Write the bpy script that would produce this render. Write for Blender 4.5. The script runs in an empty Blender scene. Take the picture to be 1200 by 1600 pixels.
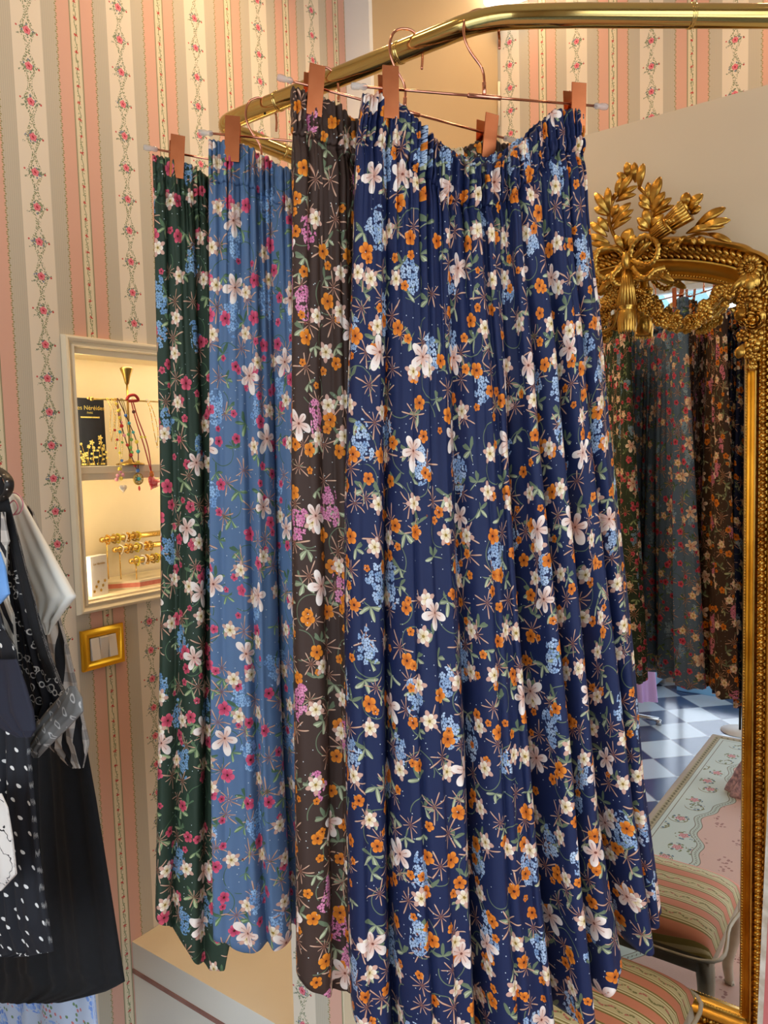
import bpy, math, random
import numpy as np
from mathutils import Vector, Matrix, Euler
random.seed(7)
rng = np.random.default_rng(11)
PI = math.pi
scene = bpy.context.scene
COL = scene.collection

# ------------------------------------------------------------------ camera
F = 1200.0
PITCH, ROLL, YAW = math.radians(4.33), math.radians(-1.57), math.radians(36.2)
HCAM = 1.6
_ca, _sa = math.cos(YAW), math.sin(YAW)
def _room(v): return np.array([v[0]*_ca - v[1]*_sa, v[0]*_sa + v[1]*_ca, v[2]])
_r0 = np.array([1., 0, 0]); _u0 = np.array([0, math.sin(PITCH), math.cos(PITCH)])
FW = _room(np.array([0, math.cos(PITCH), -math.sin(PITCH)]))
RT = _room(_r0*math.cos(ROLL) + _u0*math.sin(ROLL))
UP = _room(-_r0*math.sin(ROLL) + _u0*math.cos(ROLL))
CAM = np.array([0, 0, HCAM])
cam_data = bpy.data.cameras.new('camera'); cam = bpy.data.objects.new('camera', cam_data); COL.objects.link(cam)
cam_data.sensor_fit = 'VERTICAL'; cam_data.sensor_height = 36; cam_data.lens = 36*F/1600
cam_data.clip_start = 0.02
mw = Matrix.Identity(4)
for i, ax in enumerate((RT, UP, -FW)):
    for j in range(3): mw[j][i] = ax[j]
mw.translation = Vector(CAM); cam.matrix_world = mw
scene.camera = cam
def ray(x, y): return FW + RT*(x-600)/F - UP*(y-800)/F
def atX(x, y, c): d = ray(x, y); return CAM + d*c/d[0]
def atY(x, y, c): d = ray(x, y); return CAM + d*c/d[1]
def atZ(x, y, c): d = ray(x, y); return CAM + d*(c-HCAM)/d[2]

# ------------------------------------------------------------------ colour, world, light
scene.view_settings.view_transform = 'Standard'; scene.view_settings.look = 'None'
scene.view_settings.gamma = 1.0; scene.view_settings.use_curve_mapping = False
scene.view_settings.exposure = 0.0
scene.cycles.use_denoising = True
scene.cycles.max_bounces = 8
scene.cycles.diffuse_bounces = 4
scene.cycles.sample_clamp_indirect = 6.0
scene.cycles.transparent_max_bounces = 12
scene.cycles.caustics_reflective = False
scene.cycles.caustics_refractive = False

def lin(c):
    c = c/255.0
    return c/12.92 if c <= 0.04045 else ((c+0.055)/1.055)**2.4
def rgb(r, g, b): return (lin(r), lin(g), lin(b), 1.0)

world = bpy.data.worlds.new('daylight'); scene.world = world; world.use_nodes = True
wn = world.node_tree; wn.nodes.clear()
wo = wn.nodes.new('ShaderNodeOutputWorld'); wb = wn.nodes.new('ShaderNodeBackground')
wt = wn.nodes.new('ShaderNodeTexCoord'); ws = wn.nodes.new('ShaderNodeSeparateXYZ'); wr = wn.nodes.new('ShaderNodeValToRGB')
wn.links.new(wt.outputs['Generated'], ws.inputs[0])
wn.links.new(ws.outputs['Z'], wr.inputs[0]); wn.links.new(wr.outputs[0], wb.inputs[0]); wn.links.new(wb.outputs[0], wo.inputs[0])
wr.color_ramp.elements[0].position = 0.0; wr.color_ramp.elements[0].color = (0.90, 0.94, 0.96, 1)
wr.color_ramp.elements[1].position = 0.6; wr.color_ramp.elements[1].color = (0.74, 0.86, 1.0, 1)
wb.inputs[1].default_value = 3.9

def area(name, loc, rot, sx, sy, power, color, portal=False):
    l = bpy.data.lights.new(name, 'AREA'); l.shape = 'RECTANGLE'; l.size = sx; l.size_y = sy; l.energy = power; l.color = color
    if portal: l.cycles.is_portal = True
    o = bpy.data.objects.new(name, l); COL.objects.link(o); o.location = loc; o.rotation_euler = rot
    return o
# daylight comes in through the shop window (Y=-1.45) and an added, unseen side window (X=2.3)
area('window_daylight', (-.06, -1.55, 1.38), (PI/2, 0, 0), 3.32, 2.52, 1.0, (1, 1, 1), True)
area('added_side_daylight', (2.42, 0.1, 1.65), (0, PI/2, 0), 2.6, 2.3, 1.0, (1, 1, 1), True)
def lamp_light(name, loc, power, color=(1, .68, .36), size=.09):
    l = bpy.data.lights.new(name, 'SPOT'); l.energy = power; l.color = color; l.shadow_soft_size = size
    l.spot_size = math.radians(150); l.spot_blend = 0.9
    o = bpy.data.objects.new(name, l); COL.objects.link(o); o.location = loc
    return o
DOWNLIGHTS = [(-1.40, 1.58, 42), (-0.15, 2.42, 34), (-1.30, 0.45, 16), (0.9, 1.2, 6), (-1.3, -0.8, 4), (-1.2, 2.50, 12)]

# ------------------------------------------------------------------ shader expression helper
class S:
    def __init__(s, nt, k): s.nt = nt; s.k = k
    def __add__(a, b): return m(a.nt, 'ADD', a, b)
    def __radd__(a, b): return m(a.nt, 'ADD', b, a)
    def __sub__(a, b): return m(a.nt, 'SUBTRACT', a, b)
    def __rsub__(a, b): return m(a.nt, 'SUBTRACT', b, a)
    def __mul__(a, b): return m(a.nt, 'MULTIPLY', a, b)
    def __rmul__(a, b): return m(a.nt, 'MULTIPLY', b, a)
    def __truediv__(a, b): return m(a.nt, 'DIVIDE', a, b)
    def __lt__(a, b): return m(a.nt, 'LESS_THAN', a, b)
    def __gt__(a, b): return m(a.nt, 'GREATER_THAN', a, b)
    def pow(a, b): return m(a.nt, 'POWER', a, b)
    def abs(a): return m(a.nt, 'ABSOLUTE', a)
    def sin(a): return m(a.nt, 'SINE', a)
    def cos(a): return m(a.nt, 'COSINE', a)
    def max(a, b): return m(a.nt, 'MAXIMUM', a, b)
    def min(a, b): return m(a.nt, 'MINIMUM', a, b)
    def sqrt(a): return m(a.nt, 'SQRT', a)
    def fract(a): return m(a.nt, 'FRACT', a)
    def floor(a): return m(a.nt, 'FLOOR', a)
    def atan2(a, b): return m(a.nt, 'ARCTAN2', a, b)
    def pp(a, p):      # a folded into [-p/2, p/2]
        return (a/p + 0.5).fract()*p - 0.5*p
def setin(nt, inp, v):
    if isinstance(v, S): nt.links.new(v.k, inp)
    elif v is not None: inp.default_value = v
def m(nt, op, *a):
    n = nt.nodes.new('ShaderNodeMath'); n.operation = op
    for i, v in enumerate(a): setin(nt, n.inputs[i], v)
    return S(nt, n.outputs[0])
def mixc(nt, f, a, b):
    n = nt.nodes.new('ShaderNodeMix'); n.data_type = 'RGBA'
    setin(nt, n.inputs[0], f); setin(nt, n.inputs[6], a); setin(nt, n.inputs[7], b)
    return S(nt, n.outputs[2])
def sep(nt, v):
    n = nt.nodes.new('ShaderNodeSeparateXYZ'); nt.links.new(v.k, n.inputs[0])
    return [S(nt, o) for o in n.outputs]
def comb(nt, x, y, z=0.0):
    n = nt.nodes.new('ShaderNodeCombineXYZ')
    for i, v in enumerate((x, y, z)): setin(nt, n.inputs[i], v)
    return S(nt, n.outputs[0])
def coord(nt, kind):
    return S(nt, nt.nodes.new('ShaderNodeTexCoord').outputs[kind])
def noise(nt, vec, scale, detail=2.0, dim='3D'):
    n = nt.nodes.new('ShaderNodeTexNoise'); n.noise_dimensions = dim; nt.links.new(vec.k, n.inputs['Vector'])
    n.inputs['Scale'].default_value = scale; n.inputs['Detail'].default_value = detail
    return S(nt, n.outputs[0])
def voro(nt, vec, scale, rnd=1.0, dim='2D'):
    """-> distance, (r,g,b) of the cell, cell centre x, y in the units of vec"""
    n = nt.nodes.new('ShaderNodeTexVoronoi'); n.voronoi_dimensions = dim; nt.links.new(vec.k, n.inputs['Vector'])
    n.inputs['Scale'].default_value = scale; n.inputs['Randomness'].default_value = rnd
    c = nt.nodes.new('ShaderNodeSeparateColor'); nt.links.new(n.outputs['Color'], c.inputs[0])
    p = sep(nt, S(nt, n.outputs['Position']))
    return S(nt, n.outputs['Distance']), [S(nt, o) for o in c.outputs], p[0], p[1]
MATS = {}
def mat(name, base=None, rough=0.5, metal=0.0, **kw):
    if name in MATS: return MATS[name]
    mt = bpy.data.materials.new(name); mt.use_nodes = True; MATS[name] = mt
    nt = mt.node_tree; b = nt.nodes['Principled BSDF']
    if base is not None: b.inputs['Base Color'].default_value = base
    b.inputs['Roughness'].default_value = rough; b.inputs['Metallic'].default_value = metal
    for k, v in kw.items():
        b.inputs[k.replace('_', ' ')].default_value = v
    return mt
def mottled(name, c1, c2, scale, rough=0.6, metal=0.0, bump=0.0, bscale=None, **kw):
    """procedural two-tone material driven by noise in object space"""
    if name in MATS: return MATS[name]
    mt = mat(name, c1, rough, metal, **kw); nt = mt.node_tree; b = nt.nodes['Principled BSDF']
    o = coord(nt, 'Object'); nz = noise(nt, o, scale, 4)
    f = ((nz - 0.35)*3.3).max(0.0).min(1.0)
    nt.links.new(mixc(nt, f, c1, c2).k, b.inputs['Base Color'])
    if bump:
        bn = nt.nodes.new('ShaderNodeBump'); bn.inputs['Strength'].default_value = bump; bn.inputs['Distance'].default_value = 0.002
        nt.links.new(noise(nt, o, bscale or scale*4, 3).k, bn.inputs['Height']); nt.links.new(bn.outputs[0], b.inputs['Normal'])
    return mt
def bsdf(mt): return mt.node_tree.nodes['Principled BSDF']

# ------------------------------------------------------------------ floral print
def floral(name, ground, flower, flower_dark, cluster, cluster_dark, leaf, seed, back=None, cluster2=None):
    mt = mat(name, ground, 0.62, 0.0); nt = mt.node_tree; b = bsdf(mt)
    b.inputs['Specular IOR Level'].default_value = 0.28
    u, v, _ = sep(nt, coord(nt, 'UV'))
    col = S(nt, nt.nodes.new('ShaderNodeRGB').outputs[0]); col.k.default_value = ground
    def cell(scale, rnd, sd, stretch=1.0):
        vec = comb(nt, u + sd*1.37, v*stretch + sd*0.71)
        d, (r, g, bb), px, py = voro(nt, vec, scale, rnd)
        lx = u + sd*1.37 - px; ly = (v*stretch + sd*0.71 - py)/stretch
        rad = (lx*lx + ly*ly).sqrt(); ang = ly.atan2(lx)
        return r, g, bb, lx, ly, rad, ang
    def petals(ang, rot, n, sharp, lo):
        c = ((ang + rot*6.283)*(n/2.0)).cos().abs()
        return (c.pow(sharp))*(1-lo) + lo
    def over(col, mask, c): return mixc(nt, mask, col, c)
    # curling stems: thin rings cut to an arc
    r, g, bb, lx, ly, rad, ang = cell(13, 0.8, seed+1)
    ring = ((rad - (g*0.010 + 0.020)).abs() < 0.0007)*((ang*1.0 + r*6.283).sin() > -0.15)
    col = over(col, ring, leaf[0])
    # leaf sprays: little lobed leaves strung along arcs
    r, g, bb, lx, ly, rad, ang = cell(19, 0.75, seed+2)
    pr = petals(ang, r, 5, 1.6, 0.10)*(((ang*9 + r*40).sin())*0.16 + 0.86)
    mk = (rad < pr*(g*0.008 + 0.016))*(bb > 0.12)*((ang + g*6.283).sin() > -0.35)
    lc = mixc(nt, (((ang + r*6.283)*2.5).cos().abs() > 0.965), leaf[1], leaf[2])
    col = over(col, mk, mixc(nt, (ly*160 + 0.5).max(0.0).min(1.0), leaf[0], lc))
    # brown spiky seed heads with pale edges
    r, g, bb, lx, ly, rad, ang = cell(18.5, 0.8, seed+3)
    jag = ((ang*3 + g*30).sin()*0.3 + 0.75)
    pr = petals(ang, r, 9, 7.0, 0.05)*jag
    mk = (rad < pr*(bb*0.009 + 0.020))*(g > 0.18)
    c2 = (((ang + r*6.283)*4.5).cos().abs() > 0.98)*(rad > 0.0035)
    col = over(col, mk, mixc(nt, c2, rgb(140, 90, 70), rgb(212, 172, 144)))
    # clusters of tiny five-petal florets
    def clusters(col, scale, sd, ca, cb, thr):
        r, g, bb, lx, ly, rad, ang = cell(scale, 0.7, sd, 0.62)
        wob = (ang*3 + g*20).sin()*0.15 + 0.9
        e = (lx*lx*2.6 + ly*ly).sqrt()
        zone = (e < wob*(bb*0.012 + 0.026))*(r > thr)
        d, (fr, fg, fb), fx, fy = voro(nt, comb(nt, u + sd*3.1, v), 102, 0.55)
        qx = u + sd*3.1 - fx; qy = v - fy
        qr = (qx*qx + qy*qy).sqrt(); qa = qy.atan2(qx)
        fl = qr < petals(qa, fr, 5, 0.6, 0.58)*0.0056
        dense = e < wob*(bb*0.011 + 0.016)
        keep = dense.max(fg > 0.45)
        cc = mixc(nt, fb, ca, cb)
        cc = mixc(nt, (qr < 0.0010), cc, cluster_dark)
        cc = mixc(nt, ((qa + fr*6.283)*2.5).sin().abs() > 0.97, cc, cluster_dark)
        return over(col, zone*keep*fl, cc)
    col = clusters(col, 11.0, seed+4, cluster[0], cluster[1], 0.08)
    if cluster2: col = clusters(col, 9.0, seed+9, cluster2[0], cluster2[1], 0.35)
    # five-petal buttercups
    def butter(col, scale, sd, R0, thr):
        r, g, bb, lx, ly, rad, ang = cell(scale, 0.72, sd)
        pr = petals(ang, r, 5, 0.55, 0.62)
        sz = g*0.35 + 0.75
        mk = (rad < pr*sz*R0)*(bb > thr)
        t = (rad/R0)
        c = mixc(nt, (t*1.15).min(1.0), flower_dark, flower)
        c = mixc(nt, (((ang + r*6.283)*2.5).cos().abs() < 0.16)*(t > 0.35), c, flower_dark)
        c = mixc(nt, (rad < R0*0.17), c, rgb(70, 26, 12))
        return over(col, mk, c)
    col = butter(col, 17.0, seed+5, 0.0120, 0.30)
    col = butter(col, 26, seed+15, 0.0072, 0.68)
    # pointed cream stars (columbines): six sharp petals over six broad ones
    r, g, bb, lx, ly, rad, ang = cell(15.5, 0.75, seed+6)
    on = (g > 0.40)
    p1 = petals(ang, r, 5, 1.5, 0.26)
    col = over(col, (rad < p1*0.0165)*on, mixc(nt, (rad*60).min(1.0), rgb(214, 170, 150), rgb(206, 160, 140)))
    p2 = petals(ang, r + 0.1, 5, 0.7, 0.48)
    cc = mixc(nt, (rad*95).min(1.0), rgb(226, 196, 120), rgb(245, 232, 218))
    cc = mixc(nt, ((ang + r*6.283 + 0.628)*2.5).cos().abs() < 0.13, cc, rgb(160, 110, 95))
    col = over(col, (rad < p2*0.0112)*on, cc)
    col = over(col, (rad < 0.0022)*on, rgb(150, 120, 50))
    # large white blossoms
    r, g, bb, lx, ly, rad, ang = cell(8.2, 0.6, seed+7)
    lop = (ang + g*6.283).cos()*0.14 + 0.9
    pr = petals(ang, r, 5, 0.80, 0.12)*lop
    mk = (rad < pr*(bb*0.005 + 0.0250)*((ang*2 + g*30).sin()*0.10 + 0.95))*(g > 0.42)
    c = mixc(nt, (rad*48).min(1.0), rgb(206, 150, 128), rgb(246, 232, 220))
    c = mixc(nt, (((ang + r*6.283)*2.5).cos().abs() > 0.988)*(rad < 0.015), c, rgb(196, 150, 132))
    col = over(col, mk, c)
    col = over(col, (rad < 0.0020)*(g > 0.30), rgb(120, 62, 48))
    # small pale specks
    d, (fr, fg, fb), fx, fy = voro(nt, comb(nt, u + seed, v), 70, 1.0)
    col = over(col, (d < 0.055)*(fr > 0.72), rgb(206, 214, 214))
    if back is not None:     # the wrong side of the cloth is paler
        geo = nt.nodes.new('ShaderNodeNewGeometry')
        col = mixc(nt, S(nt, geo.outputs['Backfacing'])*0.75, col, back)
    nt.links.new(col.k, b.inputs['Base Color'])
    # fine weave
    bn = nt.nodes.new('ShaderNodeBump'); bn.inputs['Strength'].default_value = 0.15; bn.inputs['Distance'].default_value = 0.0006
    nt.links.new(noise(nt, comb(nt, u, v*0.35), 240, 2).k, bn.inputs['Height']); nt.links.new(bn.outputs[0], b.inputs['Normal'])
    return mt
LEAF = (rgb(104, 118, 90), rgb(142, 150, 116), rgb(190, 194, 158))
BLUE = (rgb(186, 204, 224), rgb(130, 158, 194))
M_NAVY = floral('navy_floral_viscose', rgb(25, 36, 74), rgb(236, 140, 44), rgb(176, 74, 14), BLUE, rgb(46, 62, 96), LEAF, 1.0, rgb(70, 80, 120))
M_BLUE = floral('cornflower_floral_viscose', rgb(88, 114, 148), rgb(224, 92, 122), rgb(158, 34, 72), (rgb(160, 194, 224), rgb(110, 150, 198)), rgb(60, 88, 130), (rgb(70, 100, 74), rgb(96, 126, 88), rgb(160, 182, 132)), 5.3, rgb(160, 188, 222))
M_BROWN = floral('brown_floral_viscose', rgb(64, 46, 38), rgb(232, 140, 36), rgb(180, 86, 16), (rgb(228, 150, 180), rgb(204, 110, 152)), rgb(110, 44, 66), LEAF, 9.1, rgb(120, 100, 88))
M_GREEN = floral('green_floral_viscose', rgb(44, 60, 46), rgb(222, 92, 112), rgb(150, 34, 60), (rgb(140, 176, 206), rgb(98, 140, 182)), rgb(50, 66, 80), (rgb(86, 112, 80), rgb(120, 142, 98), rgb(178, 188, 140)), 13.7, rgb(110, 122, 104))

# ------------------------------------------------------------------ wallpaper
def wallpaper(name, axis, u0, v0):
    mt = mat(name, rgb(232, 218, 196), 0.75); nt = mt.node_tree; b = bsdf(mt)
    X = sep(nt, coord(nt, 'Object')); P = 0.2625; Q = 0.0826
    uu = X[axis] - u0; vv = X[2] - v0
    u = uu.pp(P); au = u.abs()
    col = mixc(nt, au < 0.0385, rgb(200, 189, 168), rgb(232, 218, 196))
    rib = (u*(2*PI/0.0052)).sin() > 0.2
    col = mixc(nt, rib*(au > 0.0385)*0.28, col, rgb(170, 160, 142))
    col = mixc(nt, au > 0.0785, col, rgb(222, 172, 150))
    # cream vine stripe in the middle of the pink
    w = 0.5*P - au
    col = mixc(nt, w < 0.0150, col, rgb(228, 213, 180))
    col = mixc(nt, (w - 0.0148).abs() < 0.0011, col, rgb(132, 128, 92))
    col = mixc(nt, (w - 0.0125).abs() < 0.0006, col, rgb(160, 150, 112))
    us = (uu + 0.5*P).pp(P); vs = vv.pp(Q/2)
    vine = ((us - (vv*(2*PI/(Q/2))).sin()*0.0022).abs() < 0.0009)
    col = mixc(nt, vine, col, rgb(120, 130, 88))
    d, (cr, cg, cb), cx, cy = voro(nt, comb(nt, uu, vv), 230, 0.9)
    dot = d < 0.36
    col = mixc(nt, (us.abs() < 0.0052)*dot*(cr > 0.55), col, rgb(132, 140, 96))
    bud = (us*us*1.1 + vs*vs*1.8).sqrt()
    col = mixc(nt, (bud < 0.0062)*(dot.max(bud < 0.003)), col, rgb(196, 62, 58))
    # dotted vine on the edge between ribbed and pink
    ve = (au - 0.0785 - ((vv*(2*PI/0.0165)).sin()*0.0018)).abs()
    col = mixc(nt, (ve < 0.0021)*((vv*(2*PI/0.0055)).sin() > -0.2), col, rgb(146, 140, 84))
    # rose garland
    v = vv.pp(Q)
    leaf1, leaf2, twig = rgb(104, 120, 88), rgb(150, 152, 104), rgb(176, 168, 118)
    fine, (kr, kg, kb), kx, ky = voro(nt, comb(nt, uu, vv), 260, 0.85)
    fd = fine < 0.40
    strand = ((au - (((vv*(2*PI/Q)).cos())*0.5 + 0.5)*0.0125 - 0.0018).abs() < 0.0040)
    gc = mixc(nt, kr, leaf1, leaf2)
    col = mixc(nt, strand*fd*(kg > 0.12), col, gc)
    # leaves around the rose
    loz = au*1.0 + v.abs()*1.25
    inner = loz < 0.0235
    dark, (dr, dg, db), dx, dy = voro(nt, comb(nt, uu, vv), 170, 0.95)
    dd = dark < 0.43
    lc = mixc(nt, dr > 0.72, mixc(nt, dg, rgb(96, 112, 96), rgb(140, 150, 108)), rgb(120, 128, 150))
    col = mixc(nt, inner*dd*(dg > 0.16), col, lc)
    # side sprigs ending in a red bud
    sl = ((v + 0.006 - u*0.35).abs() < 0.0022)*(au < 0.0270)
    col = mixc(nt, sl*fd, col, leaf1)
    bx = u - 0.0255; by = v + 0.0005
    col = mixc(nt, (bx*bx + by*by).sqrt() < 0.0026, col, rgb(196, 74, 70))
    bx = u + 0.0265; by = v - 0.003
    col = mixc(nt, ((bx*bx + by*by).sqrt() < 0.0024)*((vv/(2*Q)).fract() > 0.5), col, rgb(206, 92, 88))
    # the rose
    rr = (u*u + v*v).sqrt()
    th = v.atan2(u)
    petal = (th*5).sin()*0.0009 + 0.0092
    spiral = ((rr*1500 + th*2).sin() > 0.25)
    col = mixc(nt, rr < petal, col, mixc(nt, spiral, rgb(222, 92, 112), rgb(238, 150, 156)))
    col = mixc(nt, rr < 0.0030, col, rgb(188, 40, 64))
    nt.links.new(col.k, b.inputs['Base Color'])
    return mt
_p = atX(45, 103, -1.8); M_WALLL = wallpaper('rose_stripe_wallpaper', 1, _p[1], _p[2])
_p = atY(796, 66, 2.73); M_WALLB = wallpaper('rose_stripe_wallpaper_recess', 0, _p[0], _p[2])

# ------------------------------------------------------------------ mesh builder
class MB:
    def __init__(s): s.v = []; s.f = []; s.n = 0
    def add(s, V, Fc):
        V = np.asarray(V, float).reshape(-1, 3); s.v.append(V); n = s.n
        s.f.extend([tuple(i+n for i in f) for f in Fc]); s.n += len(V); return s
    def box(s, lo, hi, M=None):
        x0, y0, z0 = lo; x1, y1, z1 = hi
        V = np.array([(x0,y0,z0),(x1,y0,z0),(x1,y1,z0),(x0,y1,z0),(x0,y0,z1),(x1,y0,z1),(x1,y1,z1),(x0,y1,z1)], float)
        if M is not None: V = np.array([list(M @ Vector(p)) for p in V])
        return s.add(V, [(0,3,2,1),(4,5,6,7),(0,1,5,4),(1,2,6,5),(2,3,7,6),(3,0,4,7)])
    def grid(s, P, closed_u=False, cap=False):
        P = np.asarray(P, float); R, C = P.shape[:2]; fs = []
        for i in range(R-1):
            for j in range(C if closed_u else C-1):
                k = (j+1) % C; fs.append((i*C+j, i*C+k, (i+1)*C+k, (i+1)*C+j))
        if cap: fs.append(tuple(range(C))[::-1]); fs.append(tuple((R-1)*C+j for j in range(C)))
        return s.add(P.reshape(-1, 3), fs)
    def tube(s, path, r, seg=10, closed=False, flat=None, up=None):
        """r: radius or list; flat=(a,b) squashes the section"""
        path = np.array(path, float); n = len(path)
        T = np.gradient(path, axis=0) if not closed else (np.roll(path, -1, 0) - np.roll(path, 1, 0))
        T /= np.maximum(np.linalg.norm(T, axis=1)[:, None], 1e-9)
        rr = np.full(n, r, float) if np.isscalar(r) else np.array(r, float)
        ref = np.array(up if up is not None else (0, 0, 1.0), float)
        if up is None and abs(T[0] @ ref) > 0.9: ref = np.array([1., 0, 0])
        rings = []; N = None
        for i in range(n):
            if up is not None: N = ref - T[i]*(ref @ T[i])
            elif N is None: N = ref - T[i]*(ref @ T[i])
            else: N = N - T[i]*(N @ T[i])
            if np.linalg.norm(N) < 1e-6: N = np.array([0, 1., 0]) - T[i]*T[i][1]
            N = N/np.linalg.norm(N); B = np.cross(T[i], N)
            a, b = (1, 1) if flat is None else flat
            rings.append([path[i] + rr[i]*(a*math.cos(t)*N + b*math.sin(t)*B) for t in np.linspace(0, 2*PI, seg, endpoint=False)])
        if closed: rings.append(rings[0]); return s.grid(rings, True)
        return s.grid(rings, True, True)
    def ell(s, c, ax, seg=12, rings=7):
        """ellipsoid: centre, three axis vectors"""
        c = np.array(c, float); A = [np.array(a, float) for a in ax]; P = []
        for i in range(rings+1):
            t = PI*i/rings; st = max(math.sin(t), 1e-3)
            P.append([c + A[0]*st*math.cos(p) + A[1]*st*math.sin(p) + A[2]*math.cos(t) for p in np.linspace(0, 2*PI, seg, endpoint=False)])
        return s.grid(P, True, True)
    def ball(s, c, r, seg=12, rings=8): return s.ell(c, ((r,0,0),(0,r,0),(0,0,r)), seg, rings)
    def lathe(s, c, prof, seg=24, axis=(0,0,1)):
        a = np.array(axis, float); a /= np.linalg.norm(a)
        q = np.array([1., 0, 0]) if abs(a[0]) < .9 else np.array([0, 1., 0])
        x = np.cross(q, a); x /= np.linalg.norm(x); y = np.cross(a, x); c = np.array(c, float)
        return s.grid([[c + a*h + max(r, 1e-4)*(math.cos(t)*x + math.sin(t)*y) for t in np.linspace(0, 2*PI, seg, endpoint=False)] for r, h in prof], True, True)
    def leaf(s, a, b, w, t, up, ridge=0.35, n=9, mcols=6, bend=0.0):
        """a fleshy carved leaf from a to b, width w, thickness t, facing up"""
        a = np.array(a, float); b = np.array(b, float); up = np.array(up, float)
        L = b-a; ln = np.linalg.norm(L); L = L/ln; up = up - L*(up @ L); up /= np.linalg.norm(up); sd = np.cross(L, up)
        P = []
        for i in range(n+1):
            q = i/n; ww = w*0.5*(math.sin(PI*min(1, q*0.93+0.04))**0.75)*(0.55+0.6*q)*1.05 + 1e-4
            if q > .93: ww *= 0.6
            row = []
            for j in range(2*mcols):
                th = 2*PI*j/(2*mcols)
                x = math.cos(th); z = math.sin(th)
                hh = t*(0.25 + 0.75*math.sin(PI*min(1, q*.9+.08)))
                zz = z*hh*(1.0 if z > 0 else 0.35)
                if z > 0: zz -= ridge*hh*math.exp(-(x/0.22)**2)
                row.append(a + L*ln*q + sd*ww*x + up*(zz + bend*ln*math.sin(PI*q)))
            P.append(row)
        return s.grid(P, True, True)
    def build(s, name, material, parent=None, base=(0,0,0), smooth=True, bevel=0, auto=None):
        me = bpy.data.meshes.new(name); V = np.concatenate(s.v) - np.array(base)
        me.from_pydata(V.tolist(), [], s.f); me.update()
        if smooth: me.polygons.foreach_set('use_smooth', [True]*len(me.polygons))
        me.materials.append(material)
        o = bpy.data.objects.new(name, me); COL.objects.link(o)
        if parent is not None: o.parent = parent
        if bevel:
            bv = o.modifiers.new('bevel', 'BEVEL'); bv.width = bevel; bv.segments = 3; bv.limit_method = 'ANGLE'; bv.angle_limit = math.radians(40)
            me.polygons.foreach_set('use_smooth', [True]*len(me.polygons))
            wn_ = o.modifiers.new('wn', 'WEIGHTED_NORMAL'); wn_.keep_sharp = True
        if auto is not None: me.set_sharp_from_angle(angle=math.radians(auto))
        return o
def surf(name, P, UV, material, parent=None, base=(0,0,0), closed=True):
    """grid surface with uv, P[rows, cols, 3], UV[rows, cols(+1 if closed), 2]"""
    R, C = P.shape[:2]; me = bpy.data.meshes.new(name)
    J = np.arange(C if closed else C-1); K = (J+1) % C
    I = np.arange(R-1)[:, None]*C
    q = np.stack([I+J, I+K, I+C+K, I+C+J], -1).reshape(-1, 4)
    V = (P.reshape(-1, 3) - np.array(base)).astype(np.float32)
    me.vertices.add(len(V)); me.vertices.foreach_set('co', V.ravel())
    me.loops.add(q.size); me.loops.foreach_set('vertex_index', q.ravel().astype(np.int32))
    me.polygons.add(len(q)); me.polygons.foreach_set('loop_start', np.arange(0, q.size, 4, dtype=np.int32))
    me.polygons.foreach_set('use_smooth', np.ones(len(q), bool))
    me.update(calc_edges=True); me.validate()
    uvl = me.uv_layers.new(name='UVMap')
    ii = np.arange(R-1)[:, None]; a = UV[ii, J]; b_ = UV[ii, J+1]; c = UV[ii+1, J+1]; d = UV[ii+1, J]
    uvl.data.foreach_set('uv', np.stack([a, b_, c, d], 2).reshape(-1).astype(np.float32))
    me.materials.append(material)
    o = bpy.data.objects.new(name, me); COL.objects.link(o)
    if parent is not None: o.parent = parent
    return o
def tag(o, label, cat, group=None, kind=None):
    o['label'] = label; o['category'] = cat
    if group: o['group'] = group
    if kind: o['kind'] = kind
    return o
def thing(name, label, cat, base, group=None, rotz=0.0):
    o = bpy.data.objects.new(name, None); COL.objects.link(o); o.location = base; o.rotation_euler = (0, 0, rotz)
    o.empty_display_size = 0.05
    return tag(o, label, cat, group)
def one(o, base):
    """move the origin of a one-mesh thing built with base to its place"""
    o.location = base; return o
def struct(name, mb, material, **kw):
    o = mb.build(name, material, smooth=False, **kw); o['kind'] = 'structure'; return o
def copy_tree(o, parent=None):
    c = o.copy(); COL.objects.link(c); c.parent = parent
    for ch in list(o.children): copy_tree(ch, c)
    return c
def catmull(pts, n=10, closed=False):
    P = np.array(pts, float); N = len(P); out = []
    rngs = range(N) if closed else range(N-1)
    for i in rngs:
        if closed: a, b, c, d = P[(i-1) % N], P[i], P[(i+1) % N], P[(i+2) % N]
        else: a, b, c, d = P[max(i-1, 0)], P[i], P[i+1], P[min(i+2, N-1)]
        for k in range(n):
            t = k/n
            out.append(0.5*((2*b) + (-a+c)*t + (2*a-5*b+4*c-d)*t*t + (-a+3*b-3*c+d)*t**3))
    if not closed: out.append(P[-1])
    return np.array(out)

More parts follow.
